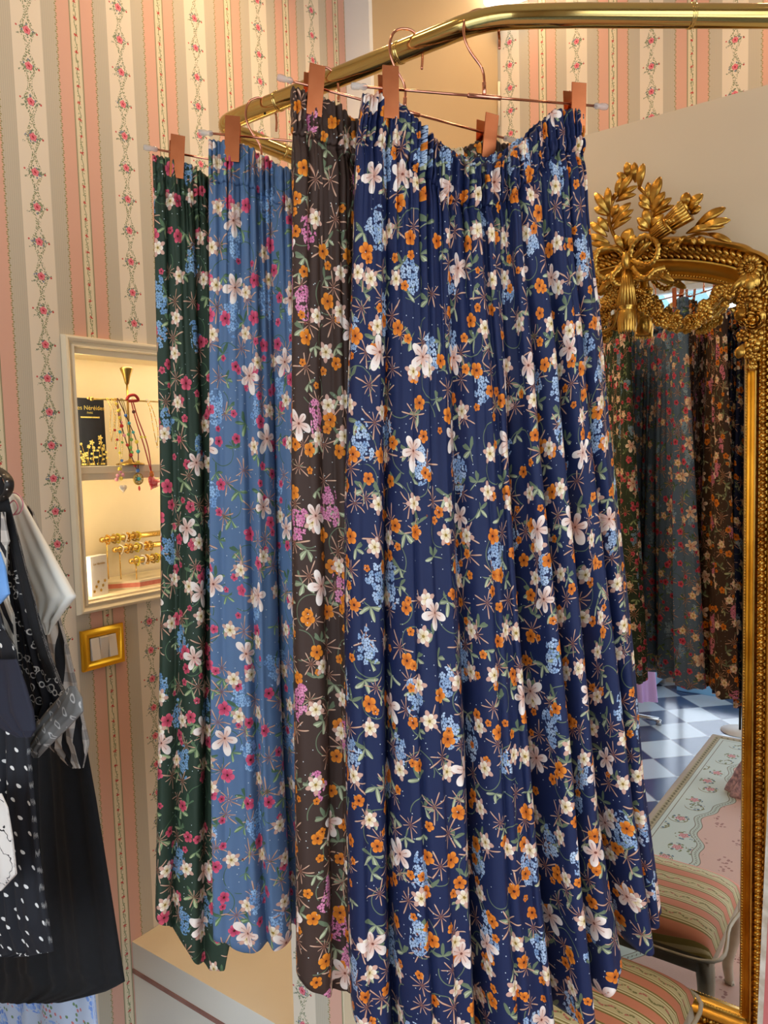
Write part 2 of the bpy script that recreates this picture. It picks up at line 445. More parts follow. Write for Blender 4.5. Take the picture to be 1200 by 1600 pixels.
# ------------------------------------------------------------------ plain materials
M_PLASTER = mottled('cream_plaster', rgb(226, 210, 182), rgb(234, 220, 194), 1.5, 0.85)
M_PARTITION = mottled('beige_painted_partition', rgb(214, 190, 156), rgb(222, 200, 168), 1.2, 0.8)
M_PANEL = mottled('warm_beige_panel', rgb(206, 174, 128), rgb(212, 182, 136), 1.0, 0.7)
M_WHITE = mottled('white_paint', rgb(234, 232, 226), rgb(240, 238, 232), 2, 0.6)
M_CEIL = mottled('ceiling_paint', rgb(240, 232, 216), rgb(236, 228, 212), 1, 0.9)
M_IVORY = mottled('ivory_gloss_paint', rgb(240, 226, 196), rgb(234, 220, 190), 6, 0.4)
M_BRASS = mat('polished_brass', rgb(208, 178, 108), 0.11, 1.0)
_nt = M_BRASS.node_tree; _r = noise(_nt, coord(_nt, 'Object'), 9, 3)*0.10 + 0.07; _nt.links.new(_r.k, bsdf(M_BRASS).inputs['Roughness'])
M_OLDBRASS = mottled('aged_brass', rgb(196, 168, 96), rgb(150, 120, 62), 40, 0.3, 1.0)
M_COPPER = mottled('rose_gold_plating', rgb(196, 118, 76), rgb(184, 106, 66), 25, 0.27, 1.0)
M_COPPERROD = mottled('rose_gold_wire', rgb(226, 158, 132), rgb(214, 144, 118), 30, 0.14, 1.0)
M_STEEL = mat('spring_steel', rgb(200, 198, 194), 0.2, 1.0)
M_CLEAR = mat('clear_silicone_tip', rgb(200, 196, 190), 0.10, 0.0, Alpha=0.42)
M_GOLD = mottled('antique_gold_leaf', rgb(222, 178, 88), rgb(160, 112, 44), 22, 0.30, 1.0, bump=0.25, bscale=120)
M_GOLD2 = mottled('antique_gold_cove', rgb(224, 182, 92), rgb(196, 148, 62), 9, 0.28, 1.0)
M_MIRROR = mat('silvered_glass', (0.93, 0.94, 0.94, 1), 0.0, 1.0)
M_BLACKMETAL = mat('black_metal', rgb(22, 22, 24), 0.4, 0.6)

# ------------------------------------------------------------------ room shell
ZC = 3.45
LX, RX, FY, BY = -1.8, 2.3, -1.45, 2.73
def tilefloor():
    mt = mat('checker_floor_tiles', rgb(230, 232, 234), 0.16); nt = mt.node_tree; b = bsdf(mt)
    X = sep(nt, coord(nt, 'Object')); k = 1/0.2215
    a = (X[0] + 1.335 + X[1] + 1.19)*(0.70711*k); c = (X[0] + 1.335 - X[1] - 1.19)*(0.70711*k)
    chk = ((a.floor() + c.floor())*0.5).fract() > 0.25
    col = mixc(nt, chk, rgb(198, 216, 230), rgb(58, 72, 112))
    g = ((a.fract() - 0.5).abs() > 0.488).max((c.fract() - 0.5).abs() > 0.488)
    col = mixc(nt, g, col, rgb(150, 156, 168))
    nt.links.new(col.k, b.inputs['Base Color']); return mt
struct('floor', MB().box((LX-.1, FY-.1, -.1), (RX+.1, BY+.1, 0)), tilefloor())
# left wall, cut out for the lit niche
NY0, NY1, NZ0, NZ1, ND = 1.135, 1.74, 1.235, 1.893, 0.17
w = MB()
w.box((LX-.25, FY-.1, 0), (LX, NY0, ZC)).box((LX-.25, NY1, 0), (LX, BY, ZC))
w.box((LX-.25, NY0, 0), (LX, NY1, NZ0)).box((LX-.25, NY0, NZ1), (LX, NY1, ZC)).box((LX-.25, NY0, NZ0), (LX-ND, NY1, NZ1))
struct('wall_left', w, M_WALLL)
struct('wall_back', MB().box((LX-.25, BY, 0), (RX+.1, BY+.1, ZC)), M_WALLB)
# right wall with the opening for the added, unseen side window
w = MB()
w.box((RX, FY, 0), (RX+.1, -1.05, ZC)).box((RX, 1.25, 0), (RX+.1, BY, ZC)).box((RX, -1.05, 0), (RX+.1, 1.25, .35)).box((RX, -1.05, 2.95), (RX+.1, 1.25, ZC))
struct('wall_right', w, M_PLASTER)
w = MB()
w.box((LX, FY-.1, 0), (-1.72, FY, ZC)).box((1.6, FY-.1, 0), (RX+.1, FY, ZC)).box((-1.72, FY-.1, 0), (1.6, FY, .12)).box((-1.72, FY-.1, 2.64), (1.6, FY, ZC))
struct('wall_front', w, M_PLASTER)
struct('ceiling', MB().box((LX-.25, FY-.1, ZC), (RX+.1, BY+.1, ZC+.1)), M_CEIL)
# half height partition that carries the mirror
PY, PZ = 1.967, 2.402
struct('wall_partition', MB().box((LX, PY, 0), (1.25, PY+.28, PZ)), M_PARTITION)
# white pilaster and slanted beige panel in the far corner
struct('trim_1', MB().box((LX, 2.30, PZ-.4), (-1.69, 2.34, ZC)), M_WHITE)
a = np.array([-1.69, 2.32]); b_ = np.array([-1.405, 2.728])
w = MB(); w.add([(a[0],a[1],2),(b_[0],b_[1],2),(LX,b_[1],2),(LX,a[1],2),(a[0],a[1],ZC),(b_[0],b_[1],ZC),(LX,b_[1],ZC),(LX,a[1],ZC)], [(0,1,5,4),(1,2,6,5),(2,3,7,6),(3,0,4,7),(0,3,2,1),(4,5,6,7)])
struct('trim_2', w, M_PANEL)
# window glass and frames
def glassmat():
    mt = bpy.data.materials.new('window_glass'); mt.use_nodes = True; nt = mt.node_tree; nt.nodes.clear()
    o = nt.nodes.new('ShaderNodeOutputMaterial'); t = nt.nodes.new('ShaderNodeBsdfTransparent'); g = nt.nodes.new('ShaderNodeBsdfGlossy')
    t.inputs[0].default_value = (0.97, 0.98, 1, 1); g.inputs['Roughness'].default_value = 0.02
    f = nt.nodes.new('ShaderNodeFresnel'); f.inputs[0].default_value = 1.35; mx = nt.nodes.new('ShaderNodeMixShader')
    nt.links.new(f.outputs[0], mx.inputs[0]); nt.links.new(t.outputs[0], mx.inputs[1]); nt.links.new(g.outputs[0], mx.inputs[2]); nt.links.new(mx.outputs[0], o.inputs[0])
    return mt
M_GLASS = glassmat()
def window(n, x0, x1, z0, z1, fixed, horiz):
    r = bpy.data.objects.new('window_%d' % n, None); COL.objects.link(r); r['kind'] = 'structure'
    fr = MB(); t = .035
    bars = [(x0, z0, x0+t, z1), (x1-t, z0, x1, z1), (x0, z0, x1, z0+t), (x0, z1-t, x1, z1), ((x0+x1)/2-t/2, z0, (x0+x1)/2+t/2, z1), (x0, z1-.52, x1, z1-.52+t)]
    for q in bars:
        if horiz: fr.box((q[0], fixed-.03, q[1]), (q[2], fixed+.03, q[3]))
        else: fr.box((fixed-.03, q[0], q[1]), (fixed+.03, q[2], q[3]))
    g = MB()
    if horiz: g.box((x0+.01, fixed-.004, z0+.01), (x1-.01, fixed+.004, z1-.01))
    else: g.box((fixed-.004, x0+.01, z0+.01), (fixed+.004, x1-.01, z1-.01))
    fr.build('window_frame', M_WHITE, r, smooth=False); g.build('glass_pane', M_GLASS, r, smooth=False)
window(1, -1.72, 1.6, .12, 2.64, FY-.05, True)
window(2, -1.05, 1.25, .35, 2.95, RX+.05, False)  # added window out of view, kept so the left wall gets light
struct('trim_3', MB().box((-1.415, FY, 0), (-1.385, FY+.04, 2.70)), M_WHITE, bevel=.006)
# pavement outside
o = MB().box((-6, -9, -.25), (9, FY-.1, -.12)).build('pavement', mottled('pale_pavement', rgb(190, 194, 198), rgb(168, 172, 178), 3, .9), smooth=False); o['kind'] = 'structure'

o = MB().add([(-2.4, -1.62, 2.96), (2.2, -1.62, 2.96), (2.2, -2.7, 2.70), (-2.4, -2.7, 2.70), (-2.4, -1.62, 2.98), (2.2, -1.62, 2.98), (2.2, -2.7, 2.72), (-2.4, -2.7, 2.72)], [(0,3,2,1),(4,5,6,7),(0,1,5,4),(1,2,6,5),(2,3,7,6),(3,0,4,7)])
def f_awn():
    mt = mat('pale_teal_awning_canvas', rgb(170, 214, 220), .8); nt = mt.node_tree; X = sep(nt, coord(nt, 'Object'))
    nt.links.new(mixc(nt, (X[0]*(2*PI/.30)).sin() > 0, rgb(160, 208, 216), rgb(228, 238, 238)).k, bsdf(mt).inputs['Base Color']); return mt
o = o.build('shop_awning', f_awn(), None, (0, -1.6, 2.96), smooth=False); o.location = (0, -1.6, 2.96)
tag(o, 'pale teal striped awning outside the shop window, seen in the mirror', 'awning')
# downlights
proto = None
for i, (x, y, pw) in enumerate(DOWNLIGHTS):
    lb = ['round white ceiling downlight over the hanging skirts', 'round white ceiling downlight above the mirror partition', 'round white ceiling downlight over the clothes rack by the left wall',
          'round white ceiling downlight on the right of the shop', 'round white ceiling downlight near the shop window', 'round white ceiling downlight in the far left corner'][i]
    if proto is None:
        t = thing('ceiling_downlight', lb, 'lamp', (x, y, ZC), 'ceiling downlights')
        MB().lathe((0, 0, 0), [(.0, 0), (.075, 0), (.078, -.006), (.062, -.012), (.058, -.004), (.0, -.003)], 28).build('trim_ring', M_WHITE, t)
        e = mat('lamp_bulb_glow', rgb(255, 220, 160), 0.4); bsdf(e).inputs['Emission Color'].default_value = (1, .72, .38, 1); bsdf(e).inputs['Emission Strength'].default_value = 12
        MB().lathe((0, 0, 0), [(.0, -.004), (.045, -.004), (.045, -.009), (0, -.011)], 24).build('bulb', e, t)
        proto = t
    else:
        t = copy_tree(proto); t.location = (x, y, ZC); t['label'] = lb
    lamp_light('downlight_beam', (x, y, ZC-.03), pw)

# ------------------------------------------------------------------ step under the skirts
def stepmat():
    mt = mat('chipped_cream_step', rgb(250, 232, 200), 0.75); nt = mt.node_tree
    o = coord(nt, 'Object'); X = sep(nt, o)
    col = mixc(nt, noise(nt, o, 6, 4), rgb(248, 230, 196), rgb(252, 238, 210))
    front = X[1] < 1.2155
    col = mixc(nt, front*(X[2] < .2655), col, rgb(238, 232, 218))
    n1 = noise(nt, o, 22, 3); edge = (X[2] - .266).abs() + (X[1] - 1.215).abs()
    chip = (edge < (n1 - 0.53)*0.085)
    col = mixc(nt, chip, col, rgb(96, 84, 62))
    nt.links.new(col.k, bsdf(mt).inputs['Base Color']); return mt
t = thing('raised_step', 'cream painted raised step with a chipped front edge along the left wall', 'step', (-1.3, 1.55, 0))
MB().box((LX+.001, 1.215, 0), (-1.173, PY-.001, .266)).build('step_block', stepmat(), t, base=t.location, smooth=False)
MB().box((LX+.001, 1.2115, .176), (-1.173, 1.217, .188)).build('step_stripe', mottled('dusty_rose_line', rgb(170, 122, 108), rgb(150, 104, 92), 20, .6), t, base=t.location, smooth=False)

# ------------------------------------------------------------------ brass rail
RZ, RR = 2.22, 0.0160
rail_pts = [(-1.095, PY, RZ), (-1.104, 1.5, RZ), (-1.112, 1.15, RZ)]
rail_path = list(np.linspace((-1.088, PY, RZ), (-1.108, 1.13, RZ), 12))
rail_path += list(catmull([(-1.109, 1.10, RZ), (-1.113, 1.065, RZ), (-1.096, 1.036, RZ), (-1.06, 1.029, RZ), (-1.02, 1.028, RZ)], 8))
rail_path += list(np.linspace((-1.0, 1.028, RZ), (-.64, 1.028, RZ), 10))
rail_path += list(catmull([(-.62, 1.028, RZ), (-.575, 1.029, RZ), (-.535, 1.040, RZ), (-.50, 1.062, RZ), (-.46, 1.092, RZ)], 8))
rail_path += list(np.linspace((-.44, 1.107, RZ), (.545, 1.915, RZ), 10))
t = thing('brass_clothes_rail', 'thick polished brass clothes rail bent around the corner overhead', 'clothes rail', (-1.09, PY, RZ))
RB = t.location.copy()
MB().tube(rail_path, RR, 28).build('rail_tube', M_BRASS, t, base=RB)
def ringat(p, d):
    d = np.array(d, float); d /= np.linalg.norm(d)
    return MB().lathe(p, [(RR, -.0035), (RR+.0009, -.003), (RR+.0012, -.0006), (RR+.0003, 0), (RR+.0012, .0006), (RR+.0009, .003), (RR, .0035)], 28, d).build('joint_ring', M_BRASS, t, base=RB)
ringat((-.956, 1.028, RZ), (1, 0, 0)); ringat((-.698, 1.028, RZ), (1, 0, 0)); ringat((-1.1065, 1.193, RZ), (0, 1, 0)); ringat((-.312, 1.212, RZ), (.775, .632, 0))
for p, d in (((-1.088, PY, RZ), (0, -1, 0)), ((.56, PY, RZ), (0, -1, 0))):
    MB().lathe(p, [(.036, 0), (.036, .004), (.024, .008), (.021, .02), (RR, .021)], 28, d).build('wall_flange', M_BRASS, t, base=RB)
MB().lathe((-.985, 1.022, RZ-RR+.001), [(.0022, .0005), (.0022, -.0014), (.001, -.0016)], 10).build('set_screw', M_BLACKMETAL, t, base=RB)

# ------------------------------------------------------------------ hangers
def rod_end(*p): return np.array(p, float)
HANG = {}   # name: (left end, centre)
HANG['navy'] = (np.array([-.680, .892, 2.116]), np.array([-.556, 1.036, 2.116]))
HANG['brown'] = (np.array([-.772, .846, 2.136]), np.array([-.676, 1.004, 2.118]))
HANG['blue'] = (np.array([-.972, .872, 2.122]), np.array([-.838, 1.001, 2.110]))
HANG['green'] = (np.array([-1.092, .856, 2.123]), np.array([-.988, 1.010, 2.108]))
HL = 0.181
def make_hanger():
    t = thing('clip_hanger', '', 'hanger', (0, 0, 0))
    MB().tube([(-HL, 0, 0), (HL, 0, 0)], .0019, 12).build('rod', M_COPPERROD, t)
    MB().lathe((-.026, 0, 0), [(.0028, 0), (.0033, .001), (.0033, .051), (.0028, .052)], 16, (1, 0, 0)).build('centre_sleeve', M_COPPERROD, t)
    pts = [(0, 0, 0), (0, 0, .026), (-.002, 0, .040), (-.006, 0, .052), (-.020, 0, .078), (-.028, 0, .098), (-.030, 0, .115), (-.025, 0, .131), (-.014, 0, .1395), (.0, 0, .1425), (.012, 0, .138), (.021, 0, .125), (.0245, 0, .108), (.0245, 0, .090)]
    MB().tube(catmull([(p[0]*1.0, 0, p[2]*(1 if p[2] < .03 else 1)-(.021*min(1, max(0, (p[2]-.03)/.06)))) for p in pts], 6), .0020, 12).build('hook', M_COPPERROD, t)
    MB().lathe((0, 0, .003), [(.0024, 0), (.0030, .001), (.0030, .017), (.0024, .018)], 14).build('collar', M_COPPERROD, t)
    for sx in (-1, 1):
        MB().lathe((sx*(HL-.006), 0, 0), [(.0022, 0), (.0042, .002), (.0046, .006), (.0036, .009), (.0048, .013), (.0050, .019), (.0040, .023), (0, .0235)], 16, (sx, 0, 0)).build('end_tip', M_CLEAR, t)
    for sx in (-1, 1):
        cx = sx*(HL-.037)
        cl = MB().tube([(cx-.006, 0, 0), (cx+.006, 0, 0)], .0036, 14).box((cx-.005, -.0112, -.002), (cx+.005, .0112, .003)).build('clip', M_COPPERROD, t)
        for sy in (-1, 1):
            # plates pinch below the rod and splay above it
            M = Matrix.Translation((cx, sy*.0122, -.008)) @ Matrix.Rotation(-sy*math.radians(3.5), 4, 'X')
            MB().box((-.0118, -.0011, -.037), (.0118, .0011, .033), M).build('front_plate' if sy < 0 else 'back_plate', M_COPPER, cl, smooth=False, bevel=.0006)
        MB().tube([(cx + .004*math.cos(a), .0055*math.sin(a), .004 + .0055*math.cos(a*1.0) + .0002*a) for a in np.linspace(-2.6, 2.6, 16)], .0008, 8).build('spring', M_STEEL, cl)
    return t
HLBL = {'navy': 'rose gold clip hanger holding the navy floral skirt', 'brown': 'rose gold clip hanger holding the brown floral skirt',
        'blue': 'rose gold clip hanger holding the cornflower blue floral skirt', 'green': 'rose gold clip hanger holding the dark green floral skirt'}
hproto = make_hanger(); AX = {}
for k in ('navy', 'brown', 'blue', 'green'):
    A, Cc = HANG[k]; d = (Cc-A)/np.linalg.norm(Cc-A)
    o = hproto if k == 'navy' else copy_tree(hproto)
    o['label'] = HLBL[k]; o['group'] = 'rose gold clip hangers on the brass rail'
    o.location = Cc
    az = math.atan2(d[1], d[0]); el = math.atan2(d[2], math.hypot(d[0], d[1]))
    # lean the hook so that it meets the rail (Y = 1.03) above the rod
    o.rotation_euler = Euler((0, -el, az))
    AX[k] = (Cc - d*HL, d, Cc)

# ------------------------------------------------------------------ skirts
def onplane(x, y, A, h2):
    n = np.array([h2[1], -h2[0]]); d = ray(x, y); t = (A[:2] @ n)/(d[:2] @ n); P = CAM + d*t
    return (P[:2]-A[:2]) @ h2, P[2]
def skirt(key, name, label, material, left, right, hem, sag, grooves, bf, bb, seed, NF=640, NB=220, NV=190, zh_back=.80):
    A, d, Cc = AX[key]; h2 = d[:2]/np.linalg.norm(d[:2]); nrm = np.array([h2[1], -h2[0]])
    L = 2*HL*np.linalg.norm(d[:2]); rs = np.random.default_rng(seed)
    lp = sorted([onplane(x, y, A, h2)[::-1] for x, y in left], reverse=True)   # (z, s)
    rp = sorted([onplane(x, y, A, h2)[::-1] for x, y in right], reverse=True) if right else None
    v = np.concatenate([np.linspace(0, .06, 26), .06 + .94*np.linspace(0, 1, NV-26+1)[1:]**1.12])
    NVv = len(v)
    tf = np.linspace(0, 1, NF, endpoint=False); tb = np.linspace(1, 0, NB, endpoint=False)
    def ease(t): return t + .11*np.sin(2*PI*t)*-1*0.9   # denser near both edges
    TT = np.concatenate([ease(tf), ease(tb)]); front = np.concatenate([np.ones(NF, bool), np.zeros(NB, bool)])
    T = TT[None, :]; V = v[:, None]
    dzL = d[2]/np.linalg.norm(d[:2])
    srod = np.clip(T, 0, 1)*L
    ztop = A[2] + dzL*srod - .012
    clipd = np.minimum(np.abs(T-.13), np.abs(T-.87))
    prof = np.clip((T-.13)/.74, 0, 1)
    sagf = np.where(front[None, :], sag, sag*.80)
    ztop = ztop - sagf*np.sin(PI*prof)**1.15
    ztop = ztop + .0012*np.sin(T*70 + seed) + .0012*np.sin(T*300 + seed)
    hs = np.array([p[0] for p in hem]); hz = np.array([p[1] for p in hem])
    zhem = np.where(front[None, :], np.interp(T, hs, hz), zh_back)
    edge = np.exp(-((T)/.03)**2) + np.exp(-((1-T)/.03)**2)
    zhem = zhem*(1-.0) + 0*edge
    zhem = zhem + .006*np.sin(T*23 + seed) + .003*np.sin(T*61 + 2*seed)
    Z = ztop + (zhem - ztop)*V
    zc = A[2] - .012 + (.80 - A[2])*v
    s0 = np.interp(-zc, [-p[0] for p in lp], [p[1] for p in lp])
    s1 = np.interp(-zc, [-p[0] for p in rp], [p[1] for p in rp]) if rp else L + .012 + .10*v**1.1
    s0 = s0[:, None]; s1 = s1[:, None]
    env = np.clip(1-(2*T-1)**2, 0, 1)**.5
    fold = np.zeros((NVv, NF+NB))
    # gathers: fine at the waist, merging into broad soft folds towards the hem
    for f, a0, v0, grow in [(46, .0014, .08, 0), (31, .0018, .16, 0), (19, .0020, .30, .0002), (12.5, .0012, .8, .0008), (7.6, .0008, 9, .0024), (4.6, .0, 9, .0075)]:
        for kk in range(2):
            ff = f*(1 + .13*kk + .05*rs.random()); ph = rs.random()*6.28; dr = (rs.random()-.5)*2.4
            fold += (a0*np.exp(-(V/v0)**2) + grow*np.clip(V*1.15, 0, 1))*np.sin(2*PI*ff*(T + .02*np.sin(3*T*6.28+ph)*1) + ph + dr*V)
    # sharpen: rounded ridges, narrow valleys
    fold = np.where(fold < 0, fold*1.5, fold*.8)
    gdep = np.zeros_like(fold)
    for (p0, p1, w_, dep, vs) in grooves:
        c = p0 + (p1-p0)*V; g = np.exp(-np.abs((T-c)/w_)**1.7)
        gdep += dep*g*np.clip((V-vs)/(1-vs), 0, 1)**.8
    gdep += .006*np.exp(-np.clip(V-.03, 0, 9)*5)*np.clip(np.sin(2*PI*17*T + seed), 0, 1)**3
    Bf = (bf*(.08 + .92*np.clip(V, 0, 1)**.75))
    Bb = (bb*(.08 + .92*np.clip(V, 0, 1)**.75))
    nf = Bf*env**.8 + fold*np.clip(env*2.2, 0, 1) - gdep
    nb = -Bb*env**.8 + fold*.8*np.clip(env*2.2, 0, 1)
    nf = np.maximum(nf, -Bb*env**.8*.85 - .001)
    N = np.where(front[None, :], nf, np.minimum(nb, -.0015))
    N = N + np.where(front[None, :], .0030, -.0030)*np.clip(1-env, 0, 1)**0
    # waistband: crimped elastic casing
    wb = (v < .046)[:, None]
    cr = .0030*np.sin(T*L/.0072*2*PI + 1.3*np.sin(T*40)) * np.abs(np.sin(PI*V/.0153))**.5
    N = N + np.where(wb, np.where(front[None, :], 1, -1)*(cr + .0030 + .0022*np.abs(np.sin(PI*V/.0153))), 0)
    N = N + np.where(front[None, :], 1, -1)*(.0045*np.exp(-((V-.082)/.022)**2) - .0035*np.exp(-((V-.052)/.006)**2))
    # fold crowns sway a little sideways so that edges are not ruled lines
    Sx = s0 + (s1-s0)*np.clip(T, -.02, 1.02) + .004*V*np.sin(V*7 + T*19 + seed)*env + fold*.5*np.cos(T*60+seed)*env
    # pinched by the clips
    pin = np.exp(-(clipd/.05)**2)*np.exp(-(V/.03)**2)
    N = N*(1-.75*pin)
    W = np.zeros((NVv, NF+NB, 3))
    W[..., 0] = A[0] + h2[0]*Sx + nrm[0]*N; W[..., 1] = A[1] + h2[1]*Sx + nrm[1]*N; W[..., 2] = Z
    # uv: arc length low on the skirt so that the print is gathered at the waist
    def arcrow(q):
        ring = W[int(NVv*q)]; nx = np.roll(ring, -1, 0); a_ = np.concatenate([[0], np.cumsum(np.linalg.norm((nx-ring)[:, :2], axis=1))])
        return a_ - a_[NF//2]
    arc, arc2 = arcrow(.86), arcrow(.30)
    UV = np.zeros((NVv, NF+NB+1, 2))
    wgt = np.clip((v-.05)/.8, 0, 1)[:, None]; wgt = wgt*wgt*(3-2*wgt)
    UV[..., 0] = (arc2[None, :]*1.22)*(1-wgt) + arc[None, :]*wgt
    UV[..., 1] = -(ztop.mean() - np.concatenate([Z, Z[:, :1]], 1))*-1
    base = (Cc[0], Cc[1], .8)
    t = thing(name, label, 'skirt', base, 'floral maxi skirts on the brass rail')
    k = int(np.searchsorted(v, .047)) + 1
    surf('waistband', W[:k], UV[:k], material, t, base); surf('skirt_panel', W[k-1:], UV[k-1:], material, t, base)
    # turned hem at the bottom and a thickness to the cloth edge
    for o in t.children:
        sm = o.modifiers.new('cloth', 'SOLIDIFY'); sm.thickness = .0008; sm.offset = -1
    return t
skirt('navy', 'floral_maxi_skirt', 'long navy floral maxi skirt with orange buttercups, front of the rail', M_NAVY,
      left=[(566, 150), (556, 230), (552, 400), (545, 600), (540, 800), (540, 1000), (543, 1300), (550, 1600)],
      right=[(906, 180), (913, 300), (922, 400), (936, 520), (945, 650), (960, 800), (985, 1050), (1000, 1250), (1029, 1475)],
      hem=[(0, .76), (.1, .70), (.5, .69), (.60, .715), (.66, .73), (.75, .745), (.80, .792), (.86, .80), (.92, .818), (1, .835)], sag=.088,
      grooves=[(.13, .115, .022, .05, .0), (.22, .21, .010, .015, .1), (.38, .37, .030, .085, .0), (.48, .46, .010, .014, .1), (.60, .60, .026, .12, .0), (.70, .72, .020, .085, .0), (.79, .84, .024, .095, .0), (.90, .93, .018, .045, .0)],
      bf=.095, bb=.055, seed=3)
skirt('brown', 'floral_maxi_skirt', 'long dark brown floral maxi skirt with pink blossom clusters', M_BROWN,
      left=[(457, 160), (458, 300), (457, 800), (462, 1200), (465, 1540)], right=None,
      hem=[(0, .80), (.08, .775), (.3, .765), (1, .80)], sag=.05,
      grooves=[(.10, .11, .012, .02, .0), (.25, .22, .030, .06, .0), (.5, .5, .02, .04, .1), (.75, .72, .02, .04, .1)], bf=.05, bb=.04, seed=8, NF=420, NB=160, NV=150)
skirt('blue', 'floral_maxi_skirt', 'long cornflower blue floral maxi skirt with pink flowers', M_BLUE,
      left=[(327, 215), (327, 300), (328, 500), (328, 800), (330, 1200), (334, 1490)], right=None,
      hem=[(0, .775), (.1, .758), (.3, .76), (1, .80)], sag=.05,
      grooves=[(.13, .17, .014, .030, .0), (.24, .28, .018, .040, .0), (.46, .46, .018, .03, .0), (.7, .72, .02, .04, .1)], bf=.035, bb=.045, seed=15, NF=420, NB=160, NV=150)
skirt('green', 'floral_maxi_skirt', 'long dark green floral maxi skirt, furthest left on the rail', M_GREEN,
      left=[(238, 235), (240, 300), (244, 480), (250, 700), (252, 900), (247, 1200), (243, 1450)], right=None,
      hem=[(0, .785), (.08, .75), (.12, .715), (.165, .68), (.205, .69), (.25, .79), (1, .80)], sag=.05,
      grooves=[(.08, .07, .010, .018, .0), (.19, .15, .018, .030, .0), (.42, .42, .018, .03, .1), (.7, .7, .02, .04, .1)], bf=.055, bb=.04, seed=21, NF=420, NB=160, NV=150)
#PART2
# ------------------------------------------------------------------ gilded mirror
XC, GY = -.6195, 1.900
def inner_outline():
    P = []
    P += [(XC+.254, z) for z in np.linspace(.238, 1.920, 60)]
    P += [tuple(p) for p in catmull([(XC+.254, 1.930), (XC+.247, 1.944), (XC+.229, 1.953), (XC+.201, 1.966), (XC+.150, 1.983), (XC+.076, 1.999), (XC, 2.005)], 7)]
    R = [(2*XC-x, z) for x, z in P[::-1][1:]]
    return np.array(P + R)          # open at the bottom: closed by the last edge
IN = inner_outline()
def frame_norm(P):
    n = len(P); N = np.zeros((n, 2)); sc = np.ones(n)
    for i in range(n):
        a, b, c = P[i-1], P[i], P[(i+1) % n]
        t1 = (b-a)/np.linalg.norm(b-a); t2 = (c-b)/np.linalg.norm(c-b)
        n1 = np.array([t1[1], -t1[0]]); n2 = np.array([t2[1], -t2[0]])
        q = n1+n2; q /= np.linalg.norm(q); N[i] = q/max(q @ n1, .5)
    return N
IN = np.vstack([IN]); NI = frame_norm(IN)
topw = np.clip((IN[:, 1]-1.90)/.06, 0, 1)
DS = 1 + .42*topw
t = thing('gilded_mirror', 'tall ornate gilded mirror with carved laurel crest on the beige partition', 'mirror', (XC, 1.93, .17))
TB = t.location.copy()
def sweep(prof, closed=True):
    rows = []
    for d, h in prof: rows.append([(IN[i][0]+NI[i][0]*d*DS[i], 1.966-h, IN[i][1]+NI[i][1]*d*DS[i]) for i in range(len(IN))])
    P = np.array(rows).transpose(1, 0, 2)
    P = np.concatenate([P, P[:1]]); return MB().grid(P[:, ::-1])
sweep([(-.004, .0), (-.004, .074), (.000, .080), (.005, .077), (.008, .074), (.014, .078), (.021, .090), (.0225, .098), (.025, .098), (.026, .088), (.029, .084), (.046, .084), (.049, .090), (.051, .104), (.055, .107), (.060, .100), (.062, .080), (.062, .0)]).build('frame_molding', M_GOLD2, t, base=TB, auto=50)
def along(d, sp, keep=None):
    P = np.array([(IN[i][0]+NI[i][0]*d*DS[i], IN[i][1]+NI[i][1]*d*DS[i]) for i in range(len(IN))]); P = np.vstack([P, P[:1]])
    seg = np.linalg.norm(np.diff(P, axis=0), axis=1); cum = np.concatenate([[0], np.cumsum(seg)])
    out = []
    for s_ in np.arange(sp/2, cum[-1], sp):
        k = np.searchsorted(cum, s_)-1; f_ = (s_-cum[k])/seg[k]; p = P[k]*(1-f_)+P[k+1]*f_; tn = (P[k+1]-P[k])/seg[k]; out.append((p, tn))
    return out
w = MB()
for p, tn in along(.0015, .0068): w.ball((p[0], 1.966-.081, p[1]), .0027, 7, 5)
w.build('bead_trim', M_GOLD2, t, base=TB)
w = MB()
for p, tn in along(.0375, .0150):
    nn = np.array([tn[1], -tn[0]]); wide = p[1] > 1.93
    if wide:
        for o_, sc_ in ((-.007, 1), (.009, 1)):
            q = p + nn*o_*1.1; a = tn*.75+nn*.55; a /= np.linalg.norm(a); b_ = np.array([a[1], -a[0]])
            w.ell((q[0], 1.966-.088, q[1]), ((a[0]*.0115, 0, a[1]*.0115), (0, -.0075, 0), (b_[0]*.0056, 0, b_[1]*.0056)), 10, 6)
    else:
        a = nn*.97+tn*.22; b_ = np.array([a[1], -a[0]])
        w.ell((p[0], 1.966-.087, p[1]), ((a[0]*.0098, 0, a[1]*.0098), (0, -.0105, 0), (b_[0]*.0070, 0, b_[1]*.0070)), 12, 7)
        q = p + tn*.0075; w.ell((q[0], 1.966-.086, q[1]), ((nn[0]*.0078, 0, nn[1]*.0078), (0, -.0072, 0), (tn[0]*.0022, 0, tn[1]*.0022)), 10, 5)
w.build('rope_molding', M_GOLD, t, base=TB)
g = MB(); n_ = len(IN); V = [(x, GY, z) for x, z in IN] + [(x, GY+.006, z) for x, z in IN]
g.add(V, [tuple(range(n_)), tuple(range(2*n_-1, n_-1, -1))] + [(i, i+n_, (i+1) % n_+n_, (i+1) % n_) for i in range(n_)])
g.build('mirror_glass', M_MIRROR, t, base=TB, smooth=False)
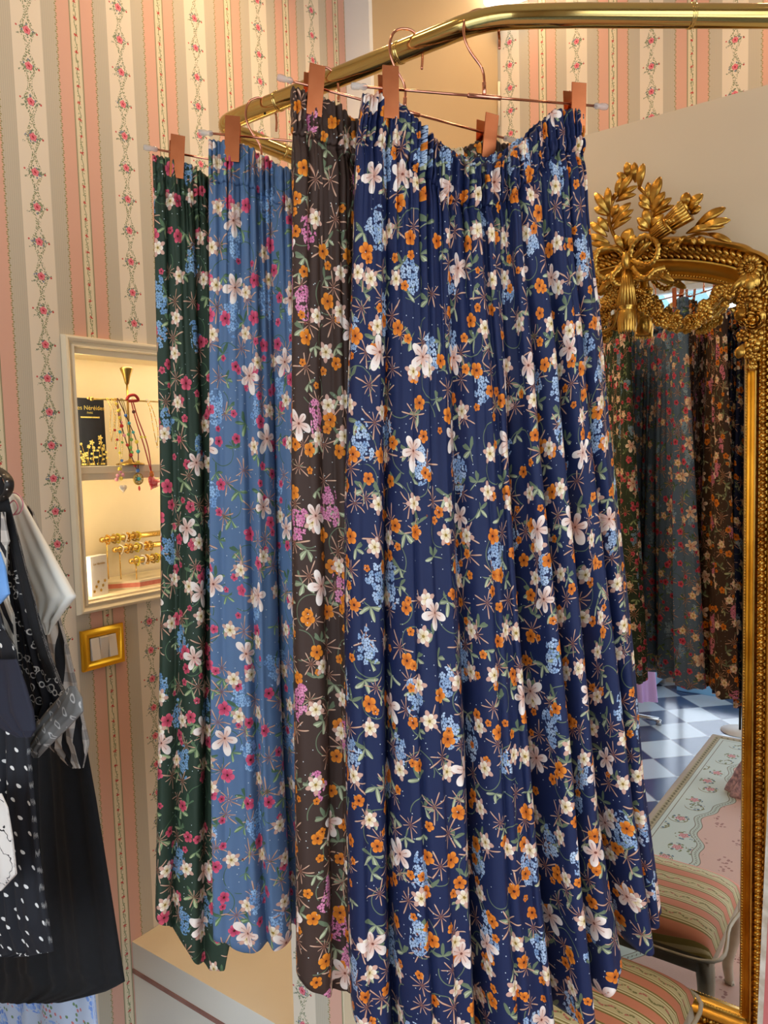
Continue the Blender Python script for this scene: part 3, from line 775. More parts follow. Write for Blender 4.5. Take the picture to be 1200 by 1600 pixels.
# --- carved crest: points are read off in the mirror plane
def K(X, Y, y=1.812):      # crest coordinates, one unit = a quarter pixel of the photograph
    return atY(900+X/4, 230+Y/4, y+.032)
UPV = np.array([0, -1., 0.25])
def leaves(w, L, y=1.812, wid=.017, th=.0085):
    for a0, a1, b0, b1, ww in L:
        yy = y + random.uniform(-.006, .006)
        w.leaf(K(a0, a1, yy+.004), K(a0+(b0-a0)*1.12, a1+(b1-a1)*1.12, yy-.006), wid*1.05*ww, th, UPV, bend=.10, ridge=.55)
w = MB()
for st in ([(300, 650), (235, 545), (205, 430), (240, 320), (320, 230), (350, 190)], [(470, 560), (474, 470), (474, 370), (440, 300), (392, 250)]):
    w.tube(catmull([K(*p, 1.822) for p in st], 6), [.0045]*(6*(len(st)-1)+1), 8)
leaves(w, [(214,422,128,300,1.25),(214,410,200,268,1.2),(205,430,124,385,1.1),(226,440,262,366,1.2),(236,330,262,288,.8),(255,315,282,200,1.1),(268,318,342,186,1.1),(262,330,372,252,1.0),(250,342,362,300,.9),
 (222,486,330,362,1.3),(236,500,346,402,1.1),(230,520,334,446,.9),(205,530,146,448,1.15),(196,560,100,480,1.2),(210,600,94,556,1.1),(255,636,108,604,1.0),(200,500,178,455,.8),
 (344,205,318,106,1.25),(372,222,366,108,1.2),(398,262,418,118,1.3),(332,212,264,168,1.0),
 (478,366,522,204,1.6),(472,360,452,234,1.15),(470,374,404,306,1.1),(466,392,398,352,.9),(482,404,548,292,1.35),(488,424,586,328,1.2),(480,440,600,372,.9),
 (462,520,392,450,1.1),(470,508,432,398,1.35),(468,512,540,430,1.1),(455,525,392,500,.8),
 (292,624,344,520,2.0),(345,645,362,556,1.4),(300,640,250,560,1.1),(395,640,420,560,1.2)])
w.build('laurel_branch', M_GOLD, t, base=TB)
w = MB()   # quiver / torch
A_, B_, C2, D_ = K(365, 690, 1.815), K(482, 566, 1.806), K(588, 484, 1.800), K(700, 398, 1.796)
w.tube([A_, B_], [.0085, .0085], 14)
w.tube([B_, B_*.5+C2*.5, C2], [.014, .0155, .018], 18)
w.tube([C2-(C2-B_)*.12, C2+(D_-C2)*.02], [.0225, .0225], 18)
w.tube([C2, C2*.5+D_*.5, D_], [.017, .021, .0245], 18)
ax_ = (D_-B_)/np.linalg.norm(D_-B_); px_ = np.cross(ax_, (0, 1, 0)); px_ /= np.linalg.norm(px_)
for k_ in range(-3, 4):
    o_ = px_*k_*.0058; dy = np.array([0, -.0175*math.sqrt(1-(k_/3.9)**2), 0])
    w.tube([B_+o_*.75+dy, C2+o_*.95+dy*1.05], [.0026, .0028], 8)
    w.tube([C2+o_*.9+dy*1.1, D_+o_*1.25+dy*1.35], [.0030, .0036], 8)
for k_ in range(7):
    f_ = k_/7; w.ell(C2*(1-f_)+D_*f_+np.array([0, -.019, 0])+px_*random.uniform(-.012, .012), ((.006, 0, .004), (0, .005, 0), (-.003, 0, .005)), 8, 5)
leaves(w, [(694,392,784,306,1.6),(688,380,688,292,1.5),(716,402,762,330,1.2),(705,396,640,350,1.0),(720,420,776,380,1.2)], 1.800)
w.build('torch', M_GOLD, t, base=TB)
w = MB()
w.tube(catmull([K(p[0], p[1], 1.822) for p in ((560, 620), (680, 570), (800, 540), (950, 588))], 6), .0035, 8)
leaves(w, [(745,505,915,392,1.5),(760,522,944,462,1.4),(735,515,868,424,1.2),(690,540,832,500,1.1),(720,530,905,500,1.0),(650,586,576,604,1.0),(655,590,616,642,.9),(735,566,742,602,.8),(765,562,802,600,1.0),(690,560,640,598,.7),(820,540,956,588,.9)], 1.806)
w.build('leaf_spray', M_GOLD, t, base=TB)
w = MB()
loops = [[(300, 690), (255, 640), (150, 640), (118, 700), (122, 770), (170, 820), (235, 785), (292, 720)], [(335, 690), (355, 610), (420, 555), (480, 570), (512, 620), (500, 690), (455, 735), (400, 725), (345, 705)],
         [(350, 745), (392, 800), (440, 815), (490, 770), (560, 752)], [(290, 740), (230, 800), (240, 850), (300, 860)]]
for lp_ in loops:
    pts = catmull([K(p[0], p[1], 1.800 - .012*math.sin(PI*i/(len(lp_)-1))) for i, p in enumerate(lp_)], 8)
    rr = .0064 + .0014*np.sin(np.arange(len(pts))*1.9)
    w.tube(pts, rr, 10, flat=(.45, 1.0), up=(0, -1, 0))
w.ell(K(312, 706, 1.792), ((.011, 0, 0), (0, -.012, 0), (0, 0, .021)), 14, 8)
for k_ in (-1, 0, 1): w.tube([K(312+k_*14, 655, 1.790), K(312+k_*12, 755, 1.790)], .0035, 8)
w.build('ribbon_bow', M_GOLD, t, base=TB)
w = MB()
a_ = K(318, 765, 1.806)
w.lathe(a_, [(.008, 0), (.012, -.012), (.013, -.03), (.016, -.055), (.020, -.078), (.021, -.088), (.017, -.092), (.021, -.098), (.0225, -.115), (.020, -.135), (.010, -.142)], 20)
for k_ in range(9):
    an = PI + PI*k_/8; dx, dy = math.cos(an), math.sin(an)
    w.tube([a_+np.array([dx*.009, dy*.009, -.004]), a_+np.array([dx*.0135, dy*.0135, -.035]), a_+np.array([dx*.0205, dy*.0205, -.085])], [.0026, .0032, .0046], 8)
    w.leaf(a_+np.array([dx*.018, dy*.018, -.094]), a_+np.array([dx*.019, dy*.019, -.148]), .0125, .005, (dx, dy, 0), ridge=.2)
w.build('tassel', M_GOLD, t, base=TB)
def flower(w, c, r, n=6, y=None):
    c = np.array(c); q0 = random.random()*6.28
    for k_ in range(n):
        an = q0+2*PI*k_/n; tip = c + np.array([math.cos(an)*r, -r*.15, math.sin(an)*r])
        w.leaf(c+np.array([math.cos(an)*r*.15, -r*.30, math.sin(an)*r*.15]), tip, r*1.0, r*.34, (0, -1, 0), ridge=.4, n=5, mcols=4, bend=.12)
    w.ball(c+np.array([0, -r*.45, 0]), r*.25, 8, 6)
def rose(w, c, r):
    c = np.array(c)
    for ring_, (n, rr, hh) in enumerate(((6, 1.0, .1), (5, .68, .4), (3, .36, .62))):
        q0 = random.random()*6
        for k_ in range(n):
            an = q0+2*PI*k_/n; d_ = np.array([math.cos(an), 0, math.sin(an)])
            w.ell(c+d_*r*rr*.62+np.array([0, -hh*r, 0]), (d_*r*.16+np.array([0, -r*.14, 0]), np.cross(d_, (0, 1, 0))*r*.46*max(rr, .6), np.array([0, -r*.34, 0])+d_*r*.18), 8, 5)
    w.ball(c+np.array([0, -r*.7, 0]), r*.2, 8, 6)
def garland(pts, name, sz):
    w = MB(); C_ = catmull([K(p[0], p[1], 1.836) for p in pts], 5)
    w.tube(C_, .0045, 8)
    d_ = 0
    for i in range(0, len(C_), 1):
        c = C_[i]
        for s_ in range(2):
            q = c+np.array([random.uniform(-.012, .012), -.008-random.random()*.006, random.uniform(-.016, .013)])
            k_ = random.random()
            if k_ < .4: flower(w, q, sz*random.uniform(.6, .95), random.choice((5, 6)))
            elif k_ < .65: rose(w, q, sz*random.uniform(.65, 1.0))
            elif k_ < .85: w.leaf(q, q+np.array([random.uniform(-.018, .018), -.004, random.uniform(-.026, .01)]), .013, .004, (0, -1, 0), n=5, mcols=4)
            else:
                for b_ in range(4): w.ball(q+np.array([random.uniform(-.006, .006), -.003, random.uniform(-.006, .006)]), .0034, 7, 5)
    w.build(name, M_GOLD, t, base=TB)
garland([(385, 900), (440, 985), (520, 1040), (620, 1080), (720, 1085), (810, 1040), (880, 975), (960, 900)], 'flower_garland', .0170)
garland([(285, 905), (225, 960), (195, 1040), (165, 1110), (60, 1150), (-60, 1130), (-190, 1060), (-260, 960)], 'flower_garland', .0170)
# left base of the crest
w = MB()
for q in ((130, 850), (185, 870), (235, 870), (95, 800), (70, 860)): flower(w, K(q[0], q[1], 1.826), .015, 5)
leaves(w, [(240, 830, 150, 900, 1.2), (200, 830, 90, 880, 1.2), (120, 800, 40, 830, 1.2), (30, 690, -60, 640, 1.6), (40, 760, -80, 770, 1.5)], 1.826)
w.build('flower_cluster', M_GOLD, t, base=TB)
w = MB()
for q in ((555, 792), (520, 800)): flower(w, K(q[0], q[1], 1.822), .012, 5)
leaves(w, [(440, 790, 560, 800, 1.3), (500, 790, 600, 832, 1.0)], 1.826)
w.build('leaf_cluster', M_GOLD, t, base=TB)
# corner rosettes with drops of flowers
for sgn in (1, -1):
    w = MB()
    def KK(X, Y, y=1.83):
        p = K(X, Y, y)
        if sgn < 0: p = np.array([2*XC-p[0], p[1], p[2]])
        return p
    c = KK(1085, 752, 1.822)
    for k_ in range(16):
        an = 2*PI*k_/16; w.leaf(c+np.array([math.cos(an)*.010, 0, math.sin(an)*.010]), c+np.array([math.cos(an)*.0265, -.002, math.sin(an)*.0265]), .0105, .005, (0, -1, 0), n=5, mcols=4)
    w.ell(c, ((.011, 0, 0), (0, .005, 0), (0, 0, .011)), 14, 8); w.ball(c+np.array([0, -.004, 0]), .004)
    for k_ in range(10): w.ball(c+np.array([.0085*math.cos(k_*PI/5), -.004, .0085*math.sin(k_*PI/5)]), .0026, 7, 5)
    for (a0, a1, b0, b1, ww) in ((1075, 790, 1010, 880, 1.3), (1085, 790, 1095, 900, 1.6), (1060, 800, 960, 910, .8), (1100, 790, 1140, 870, 1.3), (1060, 1000, 1000, 1080, 1.6), (1050, 1230, 1010, 1320, 1.5), (1140, 1010, 1175, 1080, 1.2)):
        w.leaf(KK(a0, a1, 1.822), KK(b0, b1, 1.816), .018*ww, .007, (0, -1, 0), bend=.08)
    for X_, Y_, r_ in ((1060, 900, .017), (1110, 930, .018), (1040, 950, .013), (1125, 985, .016), (1045, 1180, .016), (1130, 1180, .018), (1105, 1240, .019), (1075, 1290, .013), (1125, 1310, .012), (1030, 1000, .011)): flower(w, KK(X_, Y_, 1.822), r_*.95, random.choice((5, 6)))
    for X_, Y_, r_ in ((1120, 1085, .026), (1060, 1080, .018)): rose(w, KK(X_, Y_, 1.822), r_)
    w.tube([KK(1100, 1320, 1.83), KK(1100, 1400, 1.83)], [.008, .004], 8)
    for k_ in range(5): w.ball(KK(1085+k_*9, 1370+8*(k_ % 2), 1.826), .006, 8, 6)
    w.build('corner_rosette', M_GOLD, t, base=TB)

# ------------------------------------------------------------------ lit wall niche
t = thing('display_niche', 'ivory framed jewellery niche lit from inside, set into the rose striped wall', 'display niche', (LX, (NY0+NY1)/2, NZ0)); TB = t.location.copy()
def rectframe(y0, y1, z0, z1, prof):
    cs = [(y0, z0, -1, -1), (y1, z0, 1, -1), (y1, z1, 1, 1), (y0, z1, -1, 1)]; P = []
    for (y, z, sy, sz) in cs + cs[:1]: P.append([(LX+h, y+sy*d, z+sz*d) for d, h in prof])
    return MB().grid(np.array(P))
rectframe(NY0, NY1, NZ0, NZ1, [(0, -.02), (-.001, .010), (.002, .014), (.006, .012), (.008, .008), (.012, .009), (.015, .015), (.020, .018), (.025, .016), (.028, .008), (.029, -.001)]).build('frame_molding', M_IVORY, t, base=TB, auto=35)
q = MB(); e_ = .002
q.box((LX-ND+e_, NY0+e_, NZ0+e_), (LX-ND+.006, NY1-e_, NZ1-e_)).box((LX-ND+e_, NY0+e_, NZ0), (LX+.004, NY1-e_, NZ0+.006)).box((LX-ND+e_, NY0+e_, NZ1-.006), (LX-.002, NY1-e_, NZ1-e_))
q.box((LX-ND+e_, NY0+.0005, NZ0+e_), (LX-.002, NY0+.005, NZ1-e_)).box((LX-ND+e_, NY1-.005, NZ0+e_), (LX-.002, NY1-.0005, NZ1-e_))
q.box((LX-.005, NY0+.0005, NZ1-.016), (LX+.001, NY1-.0005, NZ1-.001))
q.build('lining', M_IVORY, t, base=TB, smooth=False)
MB().box((LX-ND+.006, NY0+.005, 1.563), (LX-.004, NY1-.005, 1.587)).box((LX-.006, NY0+.005, 1.569), (LX+.003, NY1-.005, 1.589)).box((LX-.006, NY0+.005, 1.551), (LX-.001, NY1-.005, 1.570)).build('middle_shelf', M_IVORY, t, base=TB, smooth=False, bevel=.002)
M_LED = mat('warm_led_glow', rgb(255, 236, 190), .5); bsdf(M_LED).inputs['Emission Color'].default_value = (1, .80, .48, 1); bsdf(M_LED).inputs['Emission Strength'].default_value = 26
q = MB()
for z0, z1 in ((NZ0+.02, 1.555), (1.60, NZ1-.012)): q.box((LX-.020, NY0+.0055, z0), (LX-.008, NY0+.008, z1)); q.box((LX-.020, NY1-.008, z0), (LX-.008, NY1-.0055, z1))
q.box((LX-.018, NY0+.01, NZ1-.0095), (LX-.008, NY1-.01, NZ1-.0070)); q.box((LX-.016, NY0+.01, 1.5600), (LX-.009, NY1-.01, 1.5625))
q.build('light_strip', M_LED, t, base=TB, smooth=False)

def text_mesh(name, body, size, M, material, parent, base, ext=.0002):
    c = bpy.data.curves.new(name, 'FONT'); c.body = body; c.size = size; c.extrude = ext; c.align_x = 'CENTER'; c.resolution_u = 4
    o = bpy.data.objects.new(name, c); COL.objects.link(o); bpy.context.view_layer.update()
    me = bpy.data.meshes.new_from_object(o.evaluated_get(bpy.context.evaluated_depsgraph_get()))
    COL.objects.unlink(o); bpy.data.objects.remove(o); bpy.data.curves.remove(c)
    me.transform(Matrix.Translation(-Vector(base)) @ M); me.name = name; me.materials.clear(); me.materials.append(material)
    o = bpy.data.objects.new(name, me); COL.objects.link(o); o.parent = parent; return o
# panel basis on a plane facing +X: text x -> +Y, text y -> +Z
FACE = Matrix(((0, 0, 1, 0), (1, 0, 0, 0), (0, 1, 0, 0), (0, 0, 0, 1)))
M_GOLDFOIL = mat('gold_foil', rgb(232, 196, 96), .25, 1.0)
t = thing('gift_box', 'upright black box with gold flowers and gold lettering on the niche shelf', 'box', (-1.835, 1.197, 1.588)); TB = t.location.copy()
MB().box((-1.86, 1.1495, 1.588), (-1.83, 1.240, 1.768)).build('cover', mottled('black_card', rgb(20, 22, 28), rgb(28, 30, 36), 30, .45), t, base=TB, smooth=False, bevel=.001)
text_mesh('title_lettering', 'Les Néréides', .0165, Matrix.Translation((-1.8296, 1.196, 1.737)) @ FACE, M_GOLDFOIL, t, TB)
text_mesh('title_lettering', 'PARIS', .0070, Matrix.Translation((-1.8296, 1.196, 1.727)) @ FACE, M_GOLDFOIL, t, TB)
MB().box((-1.8298, 1.168, 1.7155), (-1.8292, 1.224, 1.7195)).build('foil_line', M_GOLDFOIL, t, base=TB, smooth=False)
w = MB(); fx = -1.8294
def ff(y, z, r, n=5):
    V = [(fx, y, z)]; N_ = n*8
    for k_ in range(N_):
        a = 2*PI*k_/N_; rr = r*(.45+.55*abs(math.cos(a*n/2))); V.append((fx, y+rr*math.cos(a), z+rr*math.sin(a)))
    w.add(V, [(0, k_+1, (k_+1) % N_+1) for k_ in range(N_)])
rr_ = random.Random(4)
for k_ in range(11):
    y0 = 1.155+k_*.008; hgt = .02+.045*rr_.random() + (.02 if k_ > 6 else 0); y1 = y0+rr_.uniform(-.012, .012); y1 = min(max(y1, 1.158), 1.232)
    pts = catmull([(fx, y0, 1.5905), (fx, (y0+y1)/2+rr_.uniform(-.006, .006), 1.59+hgt*.5), (fx, y1, 1.59+hgt)], 4); w.tube(pts, .0007, 6)
    ff(y1, 1.59+hgt, rr_.uniform(.004, .0085), 5 if k_ % 2 else 7)
    for j_ in range(3): ff(y0+(y1-y0)*j_/3+rr_.choice((-.006, .006)), 1.594+hgt*j_/3.4, .0045, 2)
w.build('gold_flower_print', M_GOLDFOIL, t, base=TB, smooth=False)
# necklace stand
t = thing('necklace_stand', 'brass T shaped necklace stand with flared top on the niche shelf', 'jewellery stand', (-1.812, 1.30, 1.588)); TB = t.location.copy()
MB().lathe((-1.812, 1.30, 1.588), [(.038, 0), (.038, .004), (.02, .009), (.005, .014), (.0035, .018)], 24).build('base', M_OLDBRASS, t, base=TB)
MB().tube([(-1.812, 1.30, 1.60), (-1.812, 1.303, 1.81)], .0030, 12).build('pole', M_OLDBRASS, t, base=TB)
MB().lathe((-1.812, 1.303, 1.808), [(.0035, 0), (.006, .004), (.010, .022), (.0165, .040), (.0175, .043), (.0150, .046), (.006, .044), (0, .046)], 24).build('flared_finial', M_OLDBRASS, t, base=TB)
MB().tube([(-1.812, 1.196, 1.765), (-1.812, 1.46, 1.765)], .0022, 10).ball((-1.812, 1.192, 1.765), .006).ball((-1.812, 1.182, 1.766), .0035).build('cross_arm', M_OLDBRASS, t, base=TB)
def onarm(y): return np.array([-1.812, y, 1.765])
M_REDCORD = mat('red_cord', rgb(176, 44, 40), .7); M_BRNCORD = mat('dark_brown_cord', rgb(92, 40, 34), .7); M_OLIVE = mat('olive_cord', rgb(140, 128, 70), .6)
M_CHAIN = mat('fine_gold_chain', rgb(226, 190, 110), .25, 1.0); M_PEARL = mat('pearl', rgb(240, 228, 214), .2, 0.1)
BEADC = [mat('bead_' + n, c, .15) for n, c in (('turquoise', rgb(70, 170, 176)), ('yellow', rgb(226, 206, 70)), ('red', rgb(196, 48, 48)), ('green', rgb(120, 176, 92)), ('pink', rgb(236, 160, 176)), ('blue', rgb(70, 120, 190)))]
def necklace(label, y, bot, spread, cordm, r, beads=(), extra=None, xo=0.0, seed=0):
    """two strands from the arm down to a point at bot (y, z)"""
    rr_ = random.Random(seed); xf = -1.786 + xo
    t = thing('necklace', label, 'necklace', (xf, y, 1.765), 'necklaces on the brass stand'); TB = t.location.copy()
    b = np.array([xf, bot[0], bot[1]]); strands = []
    w = MB()
    for s_ in (-1, 1):
        top = onarm(y+s_*.002); mid1 = np.array([xf-.006, y+s_*spread*.7, 1.765-.25*(1.765-bot[1])]); mid2 = np.array([xf, (y*.4+bot[0]*.6)+s_*spread, 1.765-.62*(1.765-bot[1])])
        pts = catmull([onarm(y+s_*.001)+np.array([-.004, 0, -.002]), onarm(y+s_*.002)+np.array([0, 0, .0036]), onarm(y+s_*.003)+np.array([.006, 0, -.004]), mid1, mid2, b], 9); strands.append(pts)
        w.tube(pts, r, 7)
    w.build('strand', cordm, t, base=TB)
    for (f0, f1, n, rad, mm) in beads:
        for k_ in range(n):
            st = strands[k_ % 2]; p = st[int((f0+(f1-f0)*k_/max(n-1, 1))*(len(st)-1))]
            mq = mm if mm is not None else BEADC[rr_.randrange(6)]
            MB().ball(p, rad*rr_.uniform(.8, 1.15), 10, 7).build('bead', mq, t, base=TB)
    if extra: extra(t, b, TB)
    return t
def heart(w, c, r, th, rot=0.0):
    N_ = 28; V = []; 
    for sx in (1, -1):
        for k_ in range(N_):
            a = 2*PI*k_/N_; y = 16*math.sin(a)**3/16; z = (13*math.cos(a)-5*math.cos(2*a)-2*math.cos(3*a)-math.cos(4*a))/16
            V.append((c[0]+sx*th, c[1]+r*(y*math.cos(rot)-z*math.sin(rot)), c[2]+r*(y*math.sin(rot)+z*math.cos(rot))))
    V += [(c[0]+th*2.2, c[1], c[2]), (c[0]-th*2.2, c[1], c[2])]
    w.add(V, [(k_, (k_+1) % N_, 2*N_) for k_ in range(N_)]+[((k_+1) % N_+N_, k_+N_, 2*N_+1) for k_ in range(N_)]+[(k_, k_+N_, (k_+1) % N_+N_, (k_+1) % N_) for k_ in range(N_)]); return w
def ex_heart(t, b, TB):
    heart(MB(), b+np.array([.002, .004, -.022]), .0115, .0016).build('heart_pendant', mat('white_heart_enamel', rgb(244, 232, 214), .2), t, base=TB)
    for dy, dz, mm in ((-.010, .012, 4), (.006, .014, 4), (-.014, .002, 4), (.0, .004, 1), (-.004, .030, 1)): MB().ball(b+np.array([.001, dy, dz]), .0052, 10, 7).build('charm', BEADC[mm], t, base=TB)
def ex_medal(t, b, TB):
    MB().lathe(b+np.array([0, 0, -.018]), [(.0, -.002), (.015, -.002), (.017, 0), (.015, .003), (.011, .0015), (0, .002)], 28, (1, 0, 0)).build('round_medallion', M_OLDBRASS, t, base=TB)
    MB().ball(b+np.array([.003, 0, -.018]), .0055).build('gem', BEADC[0], t, base=TB)
    w = MB()
    for k_ in range(8): w.ball(b+np.array([.003, .010*math.cos(k_*PI/4), -.018+.010*math.sin(k_*PI/4)]), .0018, 7, 5)
    w.build('pearl_ring', M_PEARL, t, base=TB)
    MB().ell(b+np.array([0, .002, -.044]), ((.003, 0, 0), (0, .003, 0), (0, 0, .007)), 8, 6).build('red_drop', BEADC[2], t, base=TB)
def ex_leaf(t, b, TB):
    heart(MB(), b+np.array([.002, .004, -.022]), .021, .0022, -.5).build('red_leaf_pendant', mottled('red_marbled_enamel', rgb(196, 40, 44), rgb(222, 120, 120), 160, .2), t, base=TB)
    MB().ell(b+np.array([.003, -.002, .002]), ((.004, 0, 0), (0, .007, 0), (0, 0, .010)), 10, 6).build('amber_bead', mat('amber', rgb(206, 110, 40), .2), t, base=TB)
Z2 = lambda x, y: (lambda p: (p[1], p[2]))(atX(x, y, -1.786))
necklace('fine gold chain necklace, first beside the black box', 1.238, Z2(174, 690), .006, M_CHAIN, .0009, seed=1)
necklace('gold chain necklace with small red drop near its end', 1.252, Z2(181, 702), .005, M_CHAIN, .0009, [(.80, .98, 3, .0032, BEADC[2])], seed=2)
necklace('charm necklace ending in a white heart and pink charms', 1.262, Z2(189, 750), .004, M_CHAIN, .0010, [(.45, .95, 9, .0042, None)], ex_heart, seed=3)
necklace('dark brown cord necklace looped left, colourful beads and round medallion', 1.268, Z2(214, 738), .016, M_BRNCORD, .0014, [(.55, .98, 14, .0050, None)], ex_medal, .004, seed=4)
necklace('thin olive cord necklace behind the beaded ones', 1.282, Z2(207, 712), .004, M_OLIVE, .0011, [(.8, .97, 4, .0045, BEADC[3])], None, -.003, seed=5)
necklace('red cord necklace with red leaf shaped pendant', 1.312, Z2(236, 742), .006, M_REDCORD, .0016, [(.35, .36, 1, .0045, M_PEARL), (.55, .56, 1, .0045, M_BRNCORD), (.74, .75, 2, .0040, BEADC[1])], ex_leaf, .003, seed=6)
necklace('pale beaded chain necklace nearest the green skirt', 1.366, Z2(246, 700), .007, M_CHAIN, .0012, [(.1, .98, 18, .0026, M_PEARL)], seed=7)
tag(one(MB().tube(catmull([(-1.797, 1.288, 1.765), (-1.795, 1.296, 1.776), (-1.792, 1.312, 1.778), (-1.795, 1.324, 1.766), (-1.80, 1.312, 1.763), (-1.797, 1.296, 1.762)], 5), .004, 8).build('cord_knot', M_REDCORD, None, (-1.797, 1.30, 1.76)), (-1.797, 1.30, 1.76)), 'bundled red cord knot on top of the brass stand arm', 'cord')
# bracelet display
M_PINKTRIM = mottled('pink_velvet_edge', rgb(214, 134, 118), rgb(200, 116, 102), 80, .8)
t = thing('bracelet_stand', 'three tier brass bracelet stand on a pink edged base in the niche', 'jewellery stand', (-1.85, 1.36, 1.241)); TB = t.location.copy()
def prism(pts, z0, z1):
    n = len(pts); return MB().add([(x, y, z0) for x, y in pts]+[(x, y, z1) for x, y in pts], [tuple(range(n))[::-1], tuple(range(n, 2*n))]+[(i, (i+1) % n, (i+1) % n+n, i+n) for i in range(n)])
bp = [(-1.955, 1.262), (-1.885, 1.238), (-1.822, 1.318), (-1.822, 1.55), (-1.955, 1.55)]
prism(bp, 1.2412, 1.2460).build('base_foot', M_IVORY, t, base=TB, smooth=False)
prism([(x*1.0, y+.001) for x, y in bp], 1.2460, 1.2585).build('pink_edge', M_PINKTRIM, t, base=TB, smooth=False)
prism(bp, 1.2585, 1.2640).build('base_top', M_IVORY, t, base=TB, smooth=False)
tiers = [(-1.93, 1.292, 1.378), (-1.89, 1.305, 1.350), (-1.845, 1.325, 1.318)]
for (x, y, z) in tiers:
    w = MB().tube([(x, y, 1.264), (x, y, z-.006)], .0017, 8); w.tube([(x, y+.19, 1.264), (x, y+.19, z-.006)], .0017, 8); w.build('post', M_CHAIN, t, base=TB)
    MB().lathe((x, y-.022, z), [(.0, 0), (.006, .002), (.0085, .008), (.0065, .014), (.0055, .016), (.0085, .019), (.0085, .225), (0, .226)], 16, (0, 1, 0)).build('roll', M_CHAIN, t, base=TB)
pb = None; nb = 0
for ti, (x, y, z) in enumerate(tiers):
    for k_ in range(7):
        yy = y+.004+k_*.017+.004*(k_ % 2)
        mm = (M_CHAIN, M_PEARL, BEADC[1], M_OLDBRASS)[(k_*3+ti) % 4]
        w = MB(); n = 18
        for b_ in range(n):
            a = 2*PI*b_/n; w.ball((x+.0125*math.cos(a), yy+.0015*math.sin(3*a), z-.001+.0125*math.sin(a)), .0027, 7, 5)
        o = one(w.build('bracelet', mm, None, (x, yy, z)), (x, yy, z))
        tag(o, '%s bracelet, %s from the left on the %s roll of the stand' % (('fine gold bead', 'pale pearl', 'yellow bead', 'dull brass bead')[(k_*3+ti) % 4], ('first', 'second', 'third', 'fourth', 'fifth', 'sixth', 'seventh')[k_], ('back', 'middle', 'front')[ti]), 'bracelet', 'bracelets on the %s roll' % ('back', 'middle', 'front')[ti])
t = thing('gift_box', 'small white box with faint gold print at the bottom left of the niche', 'box', (-1.84, 1.195, 1.241), rotz=.22); TB = (0, 0, 0)
M_WCARD = mottled('pearl_white_card', rgb(226, 224, 226), rgb(234, 230, 228), 20, .35)
MB().box((-.012, -.031, 0), (.012, .029, .108)).build('carton', M_WCARD, t, smooth=False, bevel=.0012)
text_mesh('title_lettering', 'Les Néréides', .0080, Matrix.Translation((.0123, 0, .084)) @ FACE, M_GOLDFOIL, t, (0, 0, 0))
w = MB(); fx = .0124
for k_ in range(6): ff(-.022+k_*.008, .014+.012*(k_ % 3), .005, 5)
w.build('gold_flower_print', M_GOLDFOIL, t, smooth=False)

# ------------------------------------------------------------------ gold switch plate
t = thing('light_switch', 'gold framed triple light switch with three white rockers on the wallpaper', 'light switch', (LX, 1.172, 1.11)); TB = t.location.copy()
M_SWGOLD = mat('bright_gilt_metal', rgb(236, 176, 40), .28, .85)
P = []
for (y, z, sy, sz) in [(1.133, 1.080, -1, -1), (1.211, 1.080, 1, -1), (1.211, 1.141, 1, 1), (1.133, 1.141, -1, 1), (1.133, 1.080, -1, -1)]:
    P.append([(LX+h, y+sy*d, z+sz*d) for d, h in ((0, .002), (0, .009), (.003, .010), (.008, .0135), (.016, .0145), (.0225, .012), (.0235, .008), (.0225, .0))])
MB().grid(np.array(P)).build('gold_frame', M_SWGOLD, t, base=TB, auto=30)
for k_ in range(3):
    y0 = 1.1335+k_*.0258; M_ = Matrix.Translation((LX+.010, y0+.0126, 1.1105)) @ Matrix.Rotation((-.10, .10, -.10)[k_], 4, 'Y')
    MB().box((-.006, -.0120, -.0292), (.0055, .0120, .0292), M_).build('rocker', M_IVORY if 0 else mottled('switch_plastic', rgb(232, 222, 208), rgb(228, 218, 204), 5, .35), t, base=TB, smooth=False, bevel=.0008)

# ------------------------------------------------------------------ wallpapered block beside the step
o = MB().box((-1.172, 1.200, 0), (-1.021, PY-.002, .56)).build('covered_plinth', M_WALLB, None, (-1.1, 1.5, 0), smooth=False); o.location = (-1.1, 1.5, 0)
tag(o, 'rose wallpapered plinth at the end of the cream step under the brown skirt', 'plinth')

# ------------------------------------------------------------------ garments on the left rack
def uvmat(name, fn, rough=.8):
    mt = mat(name, None, rough); nt = mt.node_tree; u, v, _ = sep(nt, coord(nt, 'UV')); c = fn(nt, u, v); nt.links.new(c.k, bsdf(mt).inputs['Base Color']); return mt
def f_dots(nt, u, v):
    d, c, px, py = voro(nt, comb(nt, u + v*.5, v*.9), 40, .25); dx = u+v*.5-px; dy = v*.9-py
    return mixc(nt, (dx*dx+dy*dy*1.0).sqrt() < .0033, rgb(20, 22, 30), rgb(236, 234, 228))
def f_band(nt, u, v):
    base = S(nt, nt.nodes.new('ShaderNodeRGB').outputs[0]); base.k.default_value = rgb(24, 25, 32); col = base
    cl = rgb(206, 202, 196)
    # rows of linked rings
    for per, ph, wd in ((.075, .02, .0040), (.110, .055, .0034)):
        row = (v+ph+u*.35).pp(per); x = u.pp(.0150); r_ = (row*row+x*x).sqrt()
        col = mixc(nt, ((r_-wd).abs() < .0010), col, cl)
        col = mixc(nt, (row.abs() < .0007)*(x.abs() > .0058), col, cl)
    d, (r, g, b), px, py = voro(nt, comb(nt, u, v), 38, .6); lx = u-px; ly = v-py; an = ly.atan2(lx)+r*6.283; rad = (lx*lx+ly*ly).sqrt()
    tear = rad-((an*.5).cos().abs()*.0062+.0018)
    col = mixc(nt, (tear.abs() < .0010)*(g > .25), col, cl)
    col = mixc(nt, (rad < .0012)*(b > .5), col, cl)
    return col
